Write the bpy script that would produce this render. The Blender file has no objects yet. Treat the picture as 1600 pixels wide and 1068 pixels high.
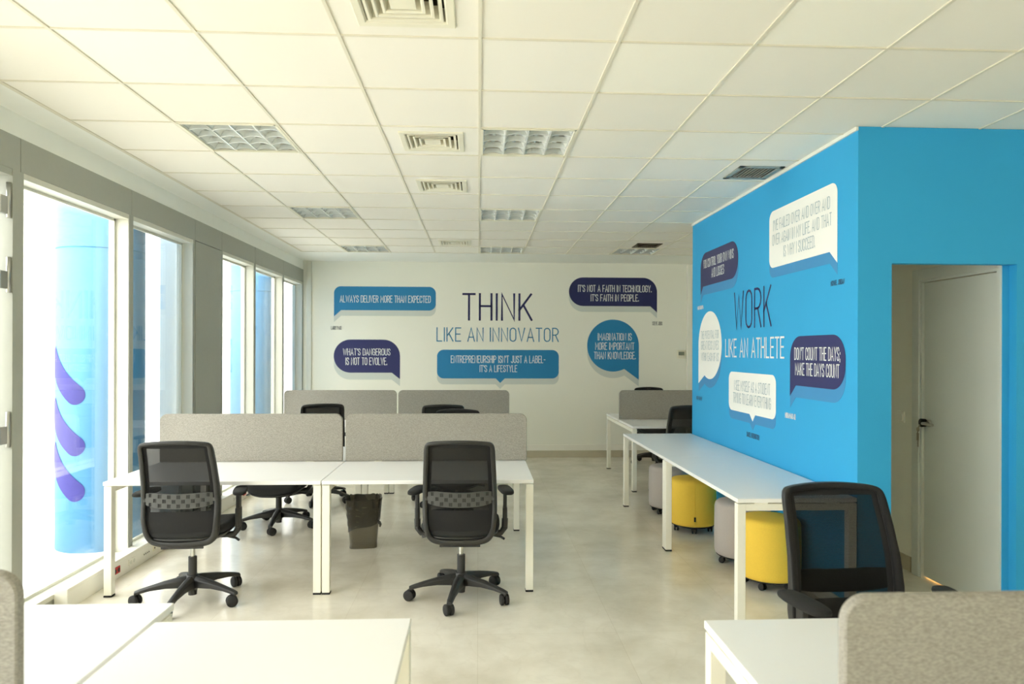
import bpy, bmesh, math, random
from mathutils import Vector, Matrix

random.seed(7)
sc = bpy.context.scene
PI = math.pi

# ------------------------------------------------------------------ camera
F_PX, YAW, ROLL, SHIFT_PX, CAM_Z = 1092.0, 0.0479, 0.0029, 14.0, 1.62
cam_d = bpy.data.cameras.new('camera')
cam_d.sensor_width = 36.0
cam_d.lens = 36.0 * F_PX / 1600.0
cam_d.shift_y = SHIFT_PX / 1600.0
cam_d.clip_start = 0.05
cam_d.dof.use_dof = True
cam_d.dof.focus_distance = 5.2
cam_d.dof.aperture_fstop = 3.2
cam = bpy.data.objects.new('camera', cam_d)
sc.collection.objects.link(cam)
_r = Vector((math.cos(YAW), -math.sin(YAW), 0))
_f = Vector((math.sin(YAW), math.cos(YAW), 0))
_u = Vector((0, 0, 1))
_c, _s = math.cos(ROLL), math.sin(ROLL)
R2 = _r * _c + _u * _s
U2 = _u * _c - _r * _s
cam.matrix_world = Matrix(((R2.x, U2.x, -_f.x, 0), (R2.y, U2.y, -_f.y, 0), (R2.z, U2.z, -_f.z, CAM_Z), (0, 0, 0, 1)))
sc.camera = cam

# ------------------------------------------------------------------ view, sky, light
sc.view_settings.view_transform = 'Standard'
sc.view_settings.look = 'None'
sc.view_settings.gamma = 1.0
sc.view_settings.use_curve_mapping = False
sc.view_settings.exposure = 2.95
sc.cycles.max_bounces = 14
sc.cycles.diffuse_bounces = 8
sc.cycles.glossy_bounces = 5
sc.cycles.transparent_max_bounces = 24
sc.cycles.sample_clamp_indirect = 6.0
sc.cycles.caustics_reflective = False
sc.cycles.caustics_refractive = False
sc.cycles.use_denoising = True

world = bpy.data.worlds.new('overcast_sky')
sc.world = world
world.use_nodes = True
bg = world.node_tree.nodes['Background']
bg.inputs['Color'].default_value = (1.0, 0.99, 0.955, 1)
bg.inputs['Strength'].default_value = 1.0

# ------------------------------------------------------------------ materials
def lin(r, g, b):
    def f(c):
        c /= 255.0
        return c / 12.92 if c <= 0.04045 else ((c + 0.055) / 1.055) ** 2.4
    return (f(r), f(g), f(b), 1)

def mat(name, col, rough=0.5, metal=0.0, spec=0.5, noise=0.0, nscale=8.0, bump=0.0, bscale=200.0, coat=0.0):
    m = bpy.data.materials.new(name); m.use_nodes = True
    nt = m.node_tree; b = nt.nodes['Principled BSDF']
    b.inputs['Roughness'].default_value = rough
    b.inputs['Metallic'].default_value = metal
    b.inputs['Specular IOR Level'].default_value = spec
    b.inputs['Coat Weight'].default_value = coat
    tc = nt.nodes.new('ShaderNodeTexCoord')
    n = nt.nodes.new('ShaderNodeTexNoise'); n.inputs['Scale'].default_value = nscale
    n.inputs['Detail'].default_value = 4
    nt.links.new(tc.outputs['Object'], n.inputs['Vector'])
    mx = nt.nodes.new('ShaderNodeMix'); mx.data_type = 'RGBA'
    k = noise
    mx.inputs['A'].default_value = tuple(c * (1 - k) for c in col[:3]) + (1,)
    mx.inputs['B'].default_value = tuple(min(1, c * (1 + k)) for c in col[:3]) + (1,)
    nt.links.new(n.outputs['Fac'], mx.inputs['Factor'])
    nt.links.new(mx.outputs['Result'], b.inputs['Base Color'])
    if bump > 0:
        n2 = nt.nodes.new('ShaderNodeTexNoise'); n2.inputs['Scale'].default_value = bscale
        nt.links.new(tc.outputs['Object'], n2.inputs['Vector'])
        bp = nt.nodes.new('ShaderNodeBump'); bp.inputs['Strength'].default_value = bump
        bp.inputs['Distance'].default_value = 0.004
        nt.links.new(n2.outputs['Fac'], bp.inputs['Height'])
        nt.links.new(bp.outputs['Normal'], b.inputs['Normal'])
    return m

M = {}
M['wall'] = mat('white_wall_paint', lin(239, 239, 228), 0.8, noise=0.02, nscale=1.5)
M['band'] = mat('white_plaster', lin(242, 243, 236), 0.8, noise=0.02)
M['blue'] = mat('blue_wall_paint', lin(46, 165, 221), 0.75, noise=0.03, nscale=3, bump=0.15, bscale=160)
M['alu'] = mat('grey_aluminium', lin(166, 168, 158), 0.55, metal=0.0, noise=0.03, nscale=30)
M['frame'] = mat('pale_aluminium_frame', lin(214, 214, 202), 0.5, noise=0.02, nscale=20)
M['dark_gap'] = mat('dark_gap', lin(60, 60, 56), 0.9)
M['skirt'] = mat('beige_stone_skirting', lin(194, 187, 166), 0.35, noise=0.12, nscale=5)
M['white_plastic'] = mat('white_plastic', lin(240, 238, 228), 0.4, noise=0.01)
M['desk_top'] = mat('white_laminate', lin(241, 241, 240), 0.33, noise=0.01, nscale=3)
M['desk_metal'] = mat('white_powder_coat', lin(240, 238, 226), 0.4, noise=0.01)
M['rubber'] = mat('black_rubber', lin(28, 28, 28), 0.7)
M['black'] = mat('black_plastic', lin(40, 40, 39), 0.45, noise=0.05, nscale=40, bump=0.08, bscale=500)
M['black_soft'] = mat('black_seat_fabric', lin(32, 33, 33), 0.9, noise=0.15, nscale=300, bump=0.3, bscale=900)
M['front_fabric'] = mat('black_mesh_border', lin(26, 26, 27), 0.9, noise=0.1, nscale=200)
M['lumbar'] = mat('grey_lumbar_plastic', lin(72, 73, 71), 0.5, noise=0.03)
M['slot'] = mat('black_slot', lin(18, 18, 18), 0.9)
M['chrome'] = mat('chrome_steel', lin(205, 205, 200), 0.18, metal=1.0)
M['steel'] = mat('brushed_steel', lin(190, 190, 185), 0.3, metal=1.0)
M['yellow'] = mat('yellow_fabric', lin(238, 200, 74), 0.9, noise=0.06, nscale=120, bump=0.2, bscale=700)
M['greyfab'] = mat('warm_grey_fabric', lin(176, 170, 166), 0.9, noise=0.06, nscale=120, bump=0.2, bscale=700)
M['red'] = mat('red_socket_plastic', lin(190, 24, 32), 0.4)
M['navy'] = mat('navy_vinyl', lin(38, 42, 98), 0.6, noise=0.02)
M['navy2'] = mat('deep_navy_vinyl', lin(26, 32, 86), 0.6, noise=0.02)
M['navy3'] = mat('dusk_navy_vinyl', lin(54, 56, 100), 0.6, noise=0.02)
M['bubble'] = mat('blue_vinyl', lin(28, 126, 180), 0.6, noise=0.02)
M['white_vinyl'] = mat('white_vinyl', lin(246, 246, 240), 0.6, noise=0.01)
M['text_white'] = mat('white_lettering', lin(236, 240, 240), 0.6)
M['text_pale'] = mat('pale_grey_lettering', lin(168, 186, 194), 0.6)
M['text_blue'] = mat('blue_lettering', lin(46, 128, 172), 0.6)
M['text_navy'] = mat('navy_lettering', lin(40, 40, 92), 0.6)
M['text_grey'] = mat('grey_lettering', lin(150, 152, 148), 0.6)
M['text_dusk'] = mat('dusk_lettering', lin(44, 92, 130), 0.6)
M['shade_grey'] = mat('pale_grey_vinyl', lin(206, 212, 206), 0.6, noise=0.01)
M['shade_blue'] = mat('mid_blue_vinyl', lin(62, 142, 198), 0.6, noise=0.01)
M['ext'] = mat('white_render', lin(236, 236, 232), 0.8, noise=0.02)
M['pave'] = mat('pale_paving', lin(228, 226, 218), 0.8, noise=0.04, nscale=2)
M['column'] = mat('light_blue_column_paint', lin(84, 148, 196), 0.6, noise=0.02)
M['stripe'] = mat('purple_vinyl', lin(46, 42, 128), 0.6)
M['door'] = mat('white_door_lacquer', lin(212, 217, 211), 0.45, noise=0.01)
M['vent'] = mat('cream_vent_metal', lin(232, 228, 208), 0.5)
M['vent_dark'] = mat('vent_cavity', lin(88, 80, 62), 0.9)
M['grille'] = mat('grey_grille_metal', lin(150, 156, 150), 0.5)
M['tube'] = mat('white_fluorescent_tube', lin(225, 235, 235), 0.4)
M['louvre'] = mat('satin_louvre', lin(240, 243, 240), 0.22, metal=0.25)
M['lcd'] = mat('grey_green_display', lin(120, 124, 104), 0.3)
M['brass'] = mat('nickel_key', lin(170, 165, 150), 0.35, metal=1.0)
M['tag'] = mat('black_fabric_tag', lin(40, 38, 30), 0.9)

def make_floor_mat():
    m = bpy.data.materials.new('polished_cream_marble'); m.use_nodes = True
    nt = m.node_tree; b = nt.nodes['Principled BSDF']
    tc = nt.nodes.new('ShaderNodeTexCoord')
    n = nt.nodes.new('ShaderNodeTexNoise'); n.inputs['Scale'].default_value = 1.7; n.inputs['Detail'].default_value = 9
    n.inputs['Roughness'].default_value = 0.62; n.inputs['Distortion'].default_value = 0.15
    nt.links.new(tc.outputs['Object'], n.inputs['Vector'])
    cr = nt.nodes.new('ShaderNodeValToRGB')
    e = cr.color_ramp.elements
    e[0].position = 0.28; e[0].color = lin(212, 205, 187)
    e[1].position = 0.62; e[1].color = lin(240, 235, 222)
    nt.links.new(n.outputs['Fac'], cr.inputs['Fac'])
    # fine veins
    n2 = nt.nodes.new('ShaderNodeTexNoise'); n2.inputs['Scale'].default_value = 2.1; n2.inputs['Detail'].default_value = 10
    n2.inputs['Distortion'].default_value = 1.6
    nt.links.new(tc.outputs['Object'], n2.inputs['Vector'])
    v = nt.nodes.new('ShaderNodeValToRGB'); ve = v.color_ramp.elements
    ve[0].position = 0.475; ve[0].color = (0, 0, 0, 1)
    ve[1].position = 0.525; ve[1].color = (0, 0, 0, 1)
    mid = v.color_ramp.elements.new(0.5); mid.color = (0.1, 0.1, 0.1, 1)
    nt.links.new(n2.outputs['Fac'], v.inputs['Fac'])
    mx = nt.nodes.new('ShaderNodeMix'); mx.data_type = 'RGBA'
    nt.links.new(v.outputs['Color'], mx.inputs['Factor'])
    nt.links.new(cr.outputs['Color'], mx.inputs['A'])
    mx.inputs['B'].default_value = lin(192, 182, 160)
    # large square slabs with hairline joints
    br = nt.nodes.new('ShaderNodeTexBrick'); br.offset = 0.0
    br.inputs['Scale'].default_value = 1.0; br.inputs['Brick Width'].default_value = 0.8; br.inputs['Row Height'].default_value = 0.8
    br.inputs['Mortar Size'].default_value = 0.0012
    br.inputs['Color1'].default_value = (1, 1, 1, 1); br.inputs['Color2'].default_value = (0.955, 0.95, 0.94, 1)
    br.inputs['Mortar'].default_value = (0.82, 0.8, 0.75, 1)
    nt.links.new(tc.outputs['Object'], br.inputs['Vector'])
    mu = nt.nodes.new('ShaderNodeMix'); mu.data_type = 'RGBA'; mu.blend_type = 'MULTIPLY'; mu.inputs['Factor'].default_value = 1.0
    nt.links.new(mx.outputs['Result'], mu.inputs['A']); nt.links.new(br.outputs['Color'], mu.inputs['B'])
    nt.links.new(mu.outputs['Result'], b.inputs['Base Color'])
    rr = nt.nodes.new('ShaderNodeMapRange'); rr.inputs['To Min'].default_value = 0.08; rr.inputs['To Max'].default_value = 0.22
    nt.links.new(n.outputs['Fac'], rr.inputs['Value']); nt.links.new(rr.outputs['Result'], b.inputs['Roughness'])
    b.inputs['Specular IOR Level'].default_value = 0.5
    return m
M['floor'] = make_floor_mat()

def make_tile_mat():
    m = bpy.data.materials.new('ceiling_tile'); m.use_nodes = True
    nt = m.node_tree; b = nt.nodes['Principled BSDF']; b.inputs['Roughness'].default_value = 0.9
    tc = nt.nodes.new('ShaderNodeTexCoord')
    mp = nt.nodes.new('ShaderNodeMapping'); mp.inputs['Location'].default_value = (0.003, -3.006, 0)
    nt.links.new(tc.outputs['Object'], mp.inputs['Vector'])
    dv = nt.nodes.new('ShaderNodeVectorMath'); dv.operation = 'DIVIDE'; dv.inputs[1].default_value = (0.6, 0.6, 100)
    nt.links.new(mp.outputs['Vector'], dv.inputs[0])
    fl = nt.nodes.new('ShaderNodeVectorMath'); fl.operation = 'FLOOR'; nt.links.new(dv.outputs['Vector'], fl.inputs[0])
    wn = nt.nodes.new('ShaderNodeTexWhiteNoise'); wn.noise_dimensions = '2D'; nt.links.new(fl.outputs['Vector'], wn.inputs['Vector'])
    cr = nt.nodes.new('ShaderNodeValToRGB'); cr.color_ramp.interpolation = 'CONSTANT'
    e = cr.color_ramp.elements
    e[0].position = 0; e[0].color = lin(240, 236, 225)
    e[1].position = 0.45; e[1].color = lin(238, 234, 222)
    x = e.new(0.72); x.color = lin(241, 238, 228)
    x = e.new(0.93); x.color = lin(245, 242, 230)
    nt.links.new(wn.outputs['Value'], cr.inputs['Fac'])
    n = nt.nodes.new('ShaderNodeTexNoise'); n.inputs['Scale'].default_value = 260
    nt.links.new(tc.outputs['Object'], n.inputs['Vector'])
    bp = nt.nodes.new('ShaderNodeBump'); bp.inputs['Strength'].default_value = 0.12; bp.inputs['Distance'].default_value = 0.002
    nt.links.new(n.outputs['Fac'], bp.inputs['Height']); nt.links.new(bp.outputs['Normal'], b.inputs['Normal'])
    nt.links.new(cr.outputs['Color'], b.inputs['Base Color'])
    return m
M['tile'] = make_tile_mat()
M['tbar'] = mat('ceiling_grid_bar', lin(222, 217, 199), 0.6)

def make_screen_mat():
    m = bpy.data.materials.new('grey_melange_felt'); m.use_nodes = True
    nt = m.node_tree; b = nt.nodes['Principled BSDF']; b.inputs['Roughness'].default_value = 0.95
    b.inputs['Specular IOR Level'].default_value = 0.15
    tc = nt.nodes.new('ShaderNodeTexCoord')
    mp = nt.nodes.new('ShaderNodeMapping'); mp.inputs['Scale'].default_value = (110, 110, 520)
    nt.links.new(tc.outputs['Object'], mp.inputs['Vector'])
    n = nt.nodes.new('ShaderNodeTexNoise'); n.inputs['Scale'].default_value = 1.0; n.inputs['Detail'].default_value = 6
    nt.links.new(mp.outputs['Vector'], n.inputs['Vector'])
    cr = nt.nodes.new('ShaderNodeValToRGB'); e = cr.color_ramp.elements
    e[0].position = 0.3; e[0].color = lin(132, 129, 121)
    e[1].position = 0.7; e[1].color = lin(174, 170, 161)
    nt.links.new(n.outputs['Fac'], cr.inputs['Fac']); nt.links.new(cr.outputs['Color'], b.inputs['Base Color'])
    bp = nt.nodes.new('ShaderNodeBump'); bp.inputs['Strength'].default_value = 0.3; bp.inputs['Distance'].default_value = 0.002
    nt.links.new(n.outputs['Fac'], bp.inputs['Height']); nt.links.new(bp.outputs['Normal'], b.inputs['Normal'])
    return m
M['felt'] = make_screen_mat()
M['felt_edge'] = mat('grey_felt_edge', lin(176, 173, 165), 0.95, noise=0.08, nscale=200)

def make_mesh_mat():
    m = bpy.data.materials.new('black_back_mesh'); m.use_nodes = True
    nt = m.node_tree; b = nt.nodes['Principled BSDF']; out = nt.nodes['Material Output']
    b.inputs['Base Color'].default_value = lin(16, 17, 17); b.inputs['Roughness'].default_value = 0.85
    b.inputs['Specular IOR Level'].default_value = 0.2
    tr = nt.nodes.new('ShaderNodeBsdfTransparent')
    tc = nt.nodes.new('ShaderNodeTexCoord')
    wv = nt.nodes.new('ShaderNodeTexWave'); wv.bands_direction = 'Z'; wv.inputs['Scale'].default_value = 75
    nt.links.new(tc.outputs['Object'], wv.inputs['Vector'])
    mr = nt.nodes.new('ShaderNodeMapRange'); mr.inputs['To Min'].default_value = 0.89; mr.inputs['To Max'].default_value = 0.98
    nt.links.new(wv.outputs['Fac'], mr.inputs['Value'])
    mx = nt.nodes.new('ShaderNodeMixShader')
    nt.links.new(mr.outputs['Result'], mx.inputs['Fac'])
    nt.links.new(tr.outputs['BSDF'], mx.inputs[1]); nt.links.new(b.outputs['BSDF'], mx.inputs[2])
    nt.links.new(mx.outputs['Shader'], out.inputs['Surface'])
    return m
M['mesh'] = make_mesh_mat()

def make_glass():
    m = bpy.data.materials.new('window_glass'); m.use_nodes = True
    nt = m.node_tree; nt.nodes.remove(nt.nodes['Principled BSDF']); out = nt.nodes['Material Output']
    tr = nt.nodes.new('ShaderNodeBsdfTransparent'); tr.inputs['Color'].default_value = (0.975, 0.985, 0.98, 1)
    gl = nt.nodes.new('ShaderNodeBsdfGlossy'); gl.inputs['Roughness'].default_value = 0.0
    lw = nt.nodes.new('ShaderNodeLayerWeight'); lw.inputs['Blend'].default_value = 0.5
    pw = nt.nodes.new('ShaderNodeMath'); pw.operation = 'POWER'; pw.inputs[1].default_value = 5.0
    nt.links.new(lw.outputs['Facing'], pw.inputs[0])
    fr = nt.nodes.new('ShaderNodeMath'); fr.operation = 'MULTIPLY_ADD'; fr.inputs[1].default_value = 0.93; fr.inputs[2].default_value = 0.07
    nt.links.new(pw.outputs['Value'], fr.inputs[0])
    mx = nt.nodes.new('ShaderNodeMixShader')
    nt.links.new(fr.outputs['Value'], mx.inputs['Fac'])
    nt.links.new(tr.outputs['BSDF'], mx.inputs[1]); nt.links.new(gl.outputs['BSDF'], mx.inputs[2])
    nt.links.new(mx.outputs['Shader'], out.inputs['Surface'])
    return m
M['glass'] = make_glass()

def make_translucent(name, col, alpha, rough=0.4):
    m = bpy.data.materials.new(name); m.use_nodes = True
    nt = m.node_tree; b = nt.nodes['Principled BSDF']; out = nt.nodes['Material Output']
    b.inputs['Base Color'].default_value = col; b.inputs['Roughness'].default_value = rough
    tr = nt.nodes.new('ShaderNodeBsdfTransparent'); mx = nt.nodes.new('ShaderNodeMixShader')
    n = nt.nodes.new('ShaderNodeTexNoise'); n.inputs['Scale'].default_value = 30
    mr = nt.nodes.new('ShaderNodeMapRange'); mr.inputs['To Min'].default_value = alpha - 0.08; mr.inputs['To Max'].default_value = alpha + 0.08
    nt.links.new(n.outputs['Fac'], mr.inputs['Value']); nt.links.new(mr.outputs['Result'], mx.inputs['Fac'])
    nt.links.new(tr.outputs['BSDF'], mx.inputs[1]); nt.links.new(b.outputs['BSDF'], mx.inputs[2])
    nt.links.new(mx.outputs['Shader'], out.inputs['Surface'])
    return m
M['bin'] = make_translucent('smoky_bin_plastic', lin(104, 98, 80), 0.76, 0.3)
M['bag'] = make_translucent('black_bin_liner', lin(50, 46, 36), 0.72, 0.35)

# ------------------------------------------------------------------ mesh helpers
class MB:
    """collects shapes, then links them as ONE mesh object"""
    def __init__(self):
        self.bm = bmesh.new()
    def _merge(self, t, mi=0, smooth=False, xf=None):
        if xf is not None:
            bmesh.ops.transform(t, matrix=xf, verts=t.verts)
        vm = [self.bm.verts.new(v.co) for v in t.verts]
        t.verts.index_update()
        for f in t.faces:
            try:
                nf = self.bm.faces.new([vm[v.index] for v in f.verts])
                nf.material_index = mi; nf.smooth = smooth or f.smooth
            except ValueError:
                pass
        t.free()
    def box(self, x0, x1, y0, y1, z0, z1, bev=0.0, mi=0, xf=None, seg=2):
        t = bmesh.new()
        bmesh.ops.create_cube(t, size=1.0)
        for v in t.verts:
            v.co = Vector(((x0 + x1) / 2 + v.co.x * (x1 - x0), (y0 + y1) / 2 + v.co.y * (y1 - y0), (z0 + z1) / 2 + v.co.z * (z1 - z0)))
        if bev > 0:
            bmesh.ops.bevel(t, geom=list(t.edges), offset=bev, segments=seg, affect='EDGES', profile=0.5)
        self._merge(t, mi, False, xf); return self
    def loft(self, secs, closed=True, caps=True, mi=0, smooth=True, loop=False):
        """secs: lists of points (rings)"""
        bm = self.bm
        rs = [[bm.verts.new(p) for p in s] for s in secs]
        n = len(rs[0])
        pairs = list(zip(rs, rs[1:])) + ([(rs[-1], rs[0])] if loop else [])
        for a, b in pairs:
            for i in range(n if closed else n - 1):
                j = (i + 1) % n
                f = bm.faces.new((a[i], a[j], b[j], b[i])); f.material_index = mi; f.smooth = smooth
        if caps and closed and not loop:
            f = bm.faces.new(list(reversed(rs[0]))); f.material_index = mi
            f = bm.faces.new(rs[-1]); f.material_index = mi
        return self
    def tube(self, pts, r, seg=12, mi=0):
        pts = [Vector(p) for p in pts]
        rr = r if isinstance(r, (list, tuple)) else [r] * len(pts)
        up = Vector((0, 0, 1))
        d0 = (pts[1] - pts[0]).normalized()
        if abs(d0.dot(up)) > 0.9: up = Vector((1, 0, 0))
        secs = []
        for i, p in enumerate(pts):
            d = (pts[min(i + 1, len(pts) - 1)] - pts[max(i - 1, 0)]).normalized()
            a = d.cross(up).normalized(); b = a.cross(d).normalized(); up = b
            secs.append([p + rr[i] * (math.cos(2 * PI * k / seg) * a + math.sin(2 * PI * k / seg) * b) for k in range(seg)])
        return self.loft(secs, mi=mi)
    def lathe(self, prof, c=(0, 0, 0), seg=32, mi=0, axis='z', smooth=True):
        secs = []
        for r, h in prof:
            ring = []
            for k in range(seg):
                a = 2 * PI * k / seg
                if axis == 'z': ring.append(Vector((c[0] + r * math.cos(a), c[1] + r * math.sin(a), c[2] + h)))
                elif axis == 'x': ring.append(Vector((c[0] + h, c[1] + r * math.cos(a), c[2] + r * math.sin(a))))
                else: ring.append(Vector((c[0] + r * math.sin(a), c[1] + h, c[2] + r * math.cos(a))))
            secs.append(ring)
        return self.loft(secs, mi=mi, smooth=smooth)
    def plate(self, poly, fn, t0, t1, mi=0):
        """extruded flat shape: poly of (u, v), fn(u, v, t) -> point"""
        bm = self.bm
        a = [bm.verts.new(fn(u, v, t0)) for u, v in poly]
        b = [bm.verts.new(fn(u, v, t1)) for u, v in poly]
        n = len(poly)
        for i in range(n):
            j = (i + 1) % n
            bm.faces.new((a[i], a[j], b[j], b[i])).material_index = mi
        for loop in (a, b):
            f = bm.faces.new(loop); f.material_index = mi
            bmesh.ops.triangulate(bm, faces=[f])
        return self
    def build(self, name, m, parent=None, bevel=0.0, sub=0):
        bm = self.bm
        bmesh.ops.remove_doubles(bm, verts=bm.verts, dist=1e-6)
        bmesh.ops.recalc_face_normals(bm, faces=bm.faces)
        me = bpy.data.meshes.new(name); bm.to_mesh(me); bm.free()
        for x in (m if isinstance(m, (list, tuple)) else [m]): me.materials.append(x)
        o = bpy.data.objects.new(name, me); sc.collection.objects.link(o)
        if parent: o.parent = parent
        if bevel > 0:
            md = o.modifiers.new('bevel', 'BEVEL'); md.width = bevel; md.segments = 2; md.limit_method = 'ANGLE'; md.angle_limit = 0.7
        if sub:
            md = o.modifiers.new('sub', 'SUBSURF'); md.levels = sub; md.render_levels = sub
        return o

def thing(name, label, cat, loc=(0, 0, 0), rz=0.0, group=None):
    o = bpy.data.objects.new(name, None); sc.collection.objects.link(o)
    o.location = loc; o.rotation_euler = (0, 0, rz); o.empty_display_size = 0.1
    o['label'] = label; o['category'] = cat; o['kind'] = 'thing'
    if group: o['group'] = group
    return o
def struct(o):
    o['kind'] = 'structure'; return o
KIDS = {}
def kids(o): return [c for c in bpy.data.objects if c.parent == o]
def copy_tree(o, parent=None):
    ch = kids(o)
    c = o.copy(); sc.collection.objects.link(c)
    if parent: c.parent = parent
    for k in ch: copy_tree(k, c)
    return c
def dup(o, loc, rz, label):
    c = copy_tree(o); c.location = loc; c.rotation_euler = (0, 0, rz); c['label'] = label
    return c

# ------------------------------------------------------------------ the setting
XL, YB, YF, XR, CZ = -2.63, 10.62, -3.0, 4.8, 2.963
BX, BY0, BY1 = 2.255, 4.057, 7.277          # blue box: left face, front face, far end
GX0, GY0, T = 0.003, 3.006, 0.6             # ceiling grid origin

b = MB(); b.box(XL - 0.25, XR + 0.1, YF - 0.1, YB + 0.1, -0.12, 0.0)
struct(b.build('floor', M['floor']))

fixtures = {}   # (i, j): opening rectangle of that ceiling cell
def cell(i, j): return GX0 + T * i, GX0 + T * (i + 1), GY0 + T * j, GY0 + T * (j + 1)
lights = [(-3, 2), (0, 2), (-3, 6), (0, 6), (-3, 10), (0, 10), (3, 10)]
vents = [(-1, -1), (-1, 2), (-1, 4), (-1, 9)]
for c in lights:
    x0, x1, y0, y1 = cell(*c); fixtures[c] = (x0 + 0.012, x1 - 0.012, y0 + 0.012, y1 - 0.012)
for c in vents:
    x0, x1, y0, y1 = cell(*c); cx, cy = (x0 + x1) / 2, (y0 + y1) / 2; fixtures[c] = (cx - 0.17, cx + 0.17, cy - 0.17, cy + 0.17)
fixtures[(3, 3)] = (1.905, 2.20, 4.985, 5.31)
fixtures[(3, 9)] = (1.99, 2.27, 8.62, 8.92)
b = MB(); grid = MB()
def quad_frame(b, o, i, z, mi=0):
    ox0, ox1, oy0, oy1 = o; ix0, ix1, iy0, iy1 = i
    O = [b.bm.verts.new(p) for p in ((ox0, oy0, z), (ox1, oy0, z), (ox1, oy1, z), (ox0, oy1, z))]
    I = [b.bm.verts.new(p) for p in ((ix0, iy0, z), (ix1, iy0, z), (ix1, iy1, z), (ix0, iy1, z))]
    for k in range(4):
        b.bm.faces.new((O[k], O[(k + 1) % 4], I[(k + 1) % 4], I[k])).material_index = mi
for i in range(-4, 8):
    for j in range(-10, 11):
        x0, x1, y0, y1 = cell(i, j)
        if (i, j) in fixtures:
            f = fixtures[(i, j)]
            quad_frame(b, (x0, x1, y0, y1), f, CZ)
            for (p, q) in (((f[0], f[2]), (f[1], f[2])), ((f[1], f[2]), (f[1], f[3])), ((f[1], f[3]), (f[0], f[3])), ((f[0], f[3]), (f[0], f[2]))):
                b.bm.faces.new([b.bm.verts.new(v) for v in ((p[0], p[1], CZ), (q[0], q[1], CZ), (q[0], q[1], CZ + 0.13), (p[0], p[1], CZ + 0.13))])
            b.bm.faces.new([b.bm.verts.new(v) for v in ((f[0], f[2], CZ + 0.13), (f[1], f[2], CZ + 0.13), (f[1], f[3], CZ + 0.13), (f[0], f[3], CZ + 0.13))])
        else:
            b.bm.faces.new([b.bm.verts.new(v) for v in ((x0, y0, CZ), (x1, y0, CZ), (x1, y1, CZ), (x0, y1, CZ))])
# plain plaster margin around the tile field
gx0, gx1, gy0, gy1 = GX0 - 4 * T, GX0 + 8 * T, GY0 - 10 * T, GY0 + 11 * T
quad_frame(b, (XL - 0.01, XR + 0.02, YF - 0.01, YB + 0.01), (gx0, gx1, gy0, gy1), CZ, mi=1)
ceil = struct(b.build('ceiling', [M['tile'], M['band']]))
for i in range(-4, 9):
    x = GX0 + T * i; w = 0.0075 if i > -4 else 0.012
    grid.box(x - w, x + w, gy0, gy1, CZ - 0.006, CZ + 0.001)
for j in range(-10, 12):
    y = GY0 + T * j
    grid.box(gx0, gx1, y - 0.006, y + 0.006, CZ - 0.0055, CZ + 0.001)
struct(grid.build('grid', M['tbar'], ceil))
b = MB(); b.box(XL - 0.25, XR + 0.1, YF - 0.1, YB + 0.1, 3.15, 3.27)
struct(b.build('ceiling_slab', M['band']))

# walls
b = MB(); b.box(XL - 0.15, XR + 0.1, YB, YB + 0.12, 0, 3.15); struct(b.build('wall_back', M['wall']))
b = MB(); b.box(XL - 0.3, XR + 0.1, YF - 0.12, YF, 0, 3.15); struct(b.build('wall_front', M['wall']))
b = MB(); b.box(XR, XR + 0.1, YF, YB, 0, 3.15); struct(b.build('wall_right', M['wall']))
b = MB(); b.box(3.33, 3.43, BY1 + 0.0, YB, 0, 2.96); struct(b.build('wall_alcove', M['wall']))
b = MB()
b.box(XL - 0.22, XL, YF, YB, 2.83, 3.15)
struct(b.build('wall_left', M['band']))
b = MB(); b.box(XL - 0.14, XL - 0.005, YF, YB, 0.0, 0.072); struct(b.build('trim_1', M['alu']))
# fascia panels above the glazing
JO = [-2.06, -0.82, 0.42, 1.66, 2.9, 4.14, 5.425, 6.612, 7.29, 8.352, 9.552, YB]
b = MB(); p = YF
for y in JO:
    b.box(XL - 0.2, XL + 0.004, p + 0.003, y - 0.003, 2.638, 2.83); p = y
b.box(XL - 0.2, XL - 0.006, YF, YB, 2.64, 2.828, mi=1)
struct(b.build('trim_2', [M['alu'], M['dark_gap']]))
b = MB(); b.box(XL - 0.15, XL + 0.004, 6.625, 7.277, 0.0, 2.632); struct(b.build('trim_3', M['alu']))
b = MB(); b.box(XL - 0.32, XL - 0.15, 6.625, 7.277, -0.01, 3.1); struct(b.build('trim_9', M['white_vinyl']))  # outer part of the pillar, coloured white to stand for daylight on it
# windows
def window(n, y0, y1):
    f = MB(); z0, z1 = 0.072, 2.638; w = 0.03
    xa, xb = XL - 0.15, XL
    f.box(xa, xb, y0, y0 + w, z0, z1); f.box(xa, xb, y1 - w, y1, z0, z1)
    f.box(xa, xb, y0 + w, y1 - w, z0, z0 + 0.03); f.box(xa, xb, y0 + w, y1 - w, z1 - 0.035, z1)
    # inner glazing bead
    g = 0.018; xc, xd = XL - 0.118, XL - 0.1
    f.box(xc, xd, y0 + w, y0 + w + g, z0 + 0.03, z1 - 0.035); f.box(xc, xd, y1 - w - g, y1 - w, z0 + 0.03, z1 - 0.035)
    f.box(xc, xd, y0 + w, y1 - w, z0 + 0.03, z0 + 0.03 + g); f.box(xc, xd, y0 + w, y1 - w, z1 - 0.035 - g, z1 - 0.035)
    f.box(XL - 0.004, XL + 0.002, y0 - 0.002, y0 + w, z0, z1, mi=1); f.box(XL - 0.004, XL + 0.002, y1 - w, y1 + 0.002, z0, z1, mi=1)  # grey room-side face; the paler reveals carry the skylight in their colour
    o = struct(f.build('window_%d' % n, [M['frame'], M['alu']]))
    p = MB(); p.box(XL - 0.136, XL - 0.124, y0 + w - 0.004, y1 - w + 0.004, z0 + 0.026, z1 - 0.031)
    struct(p.build('pane', M['glass'], o))
    return o
k = 1
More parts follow.
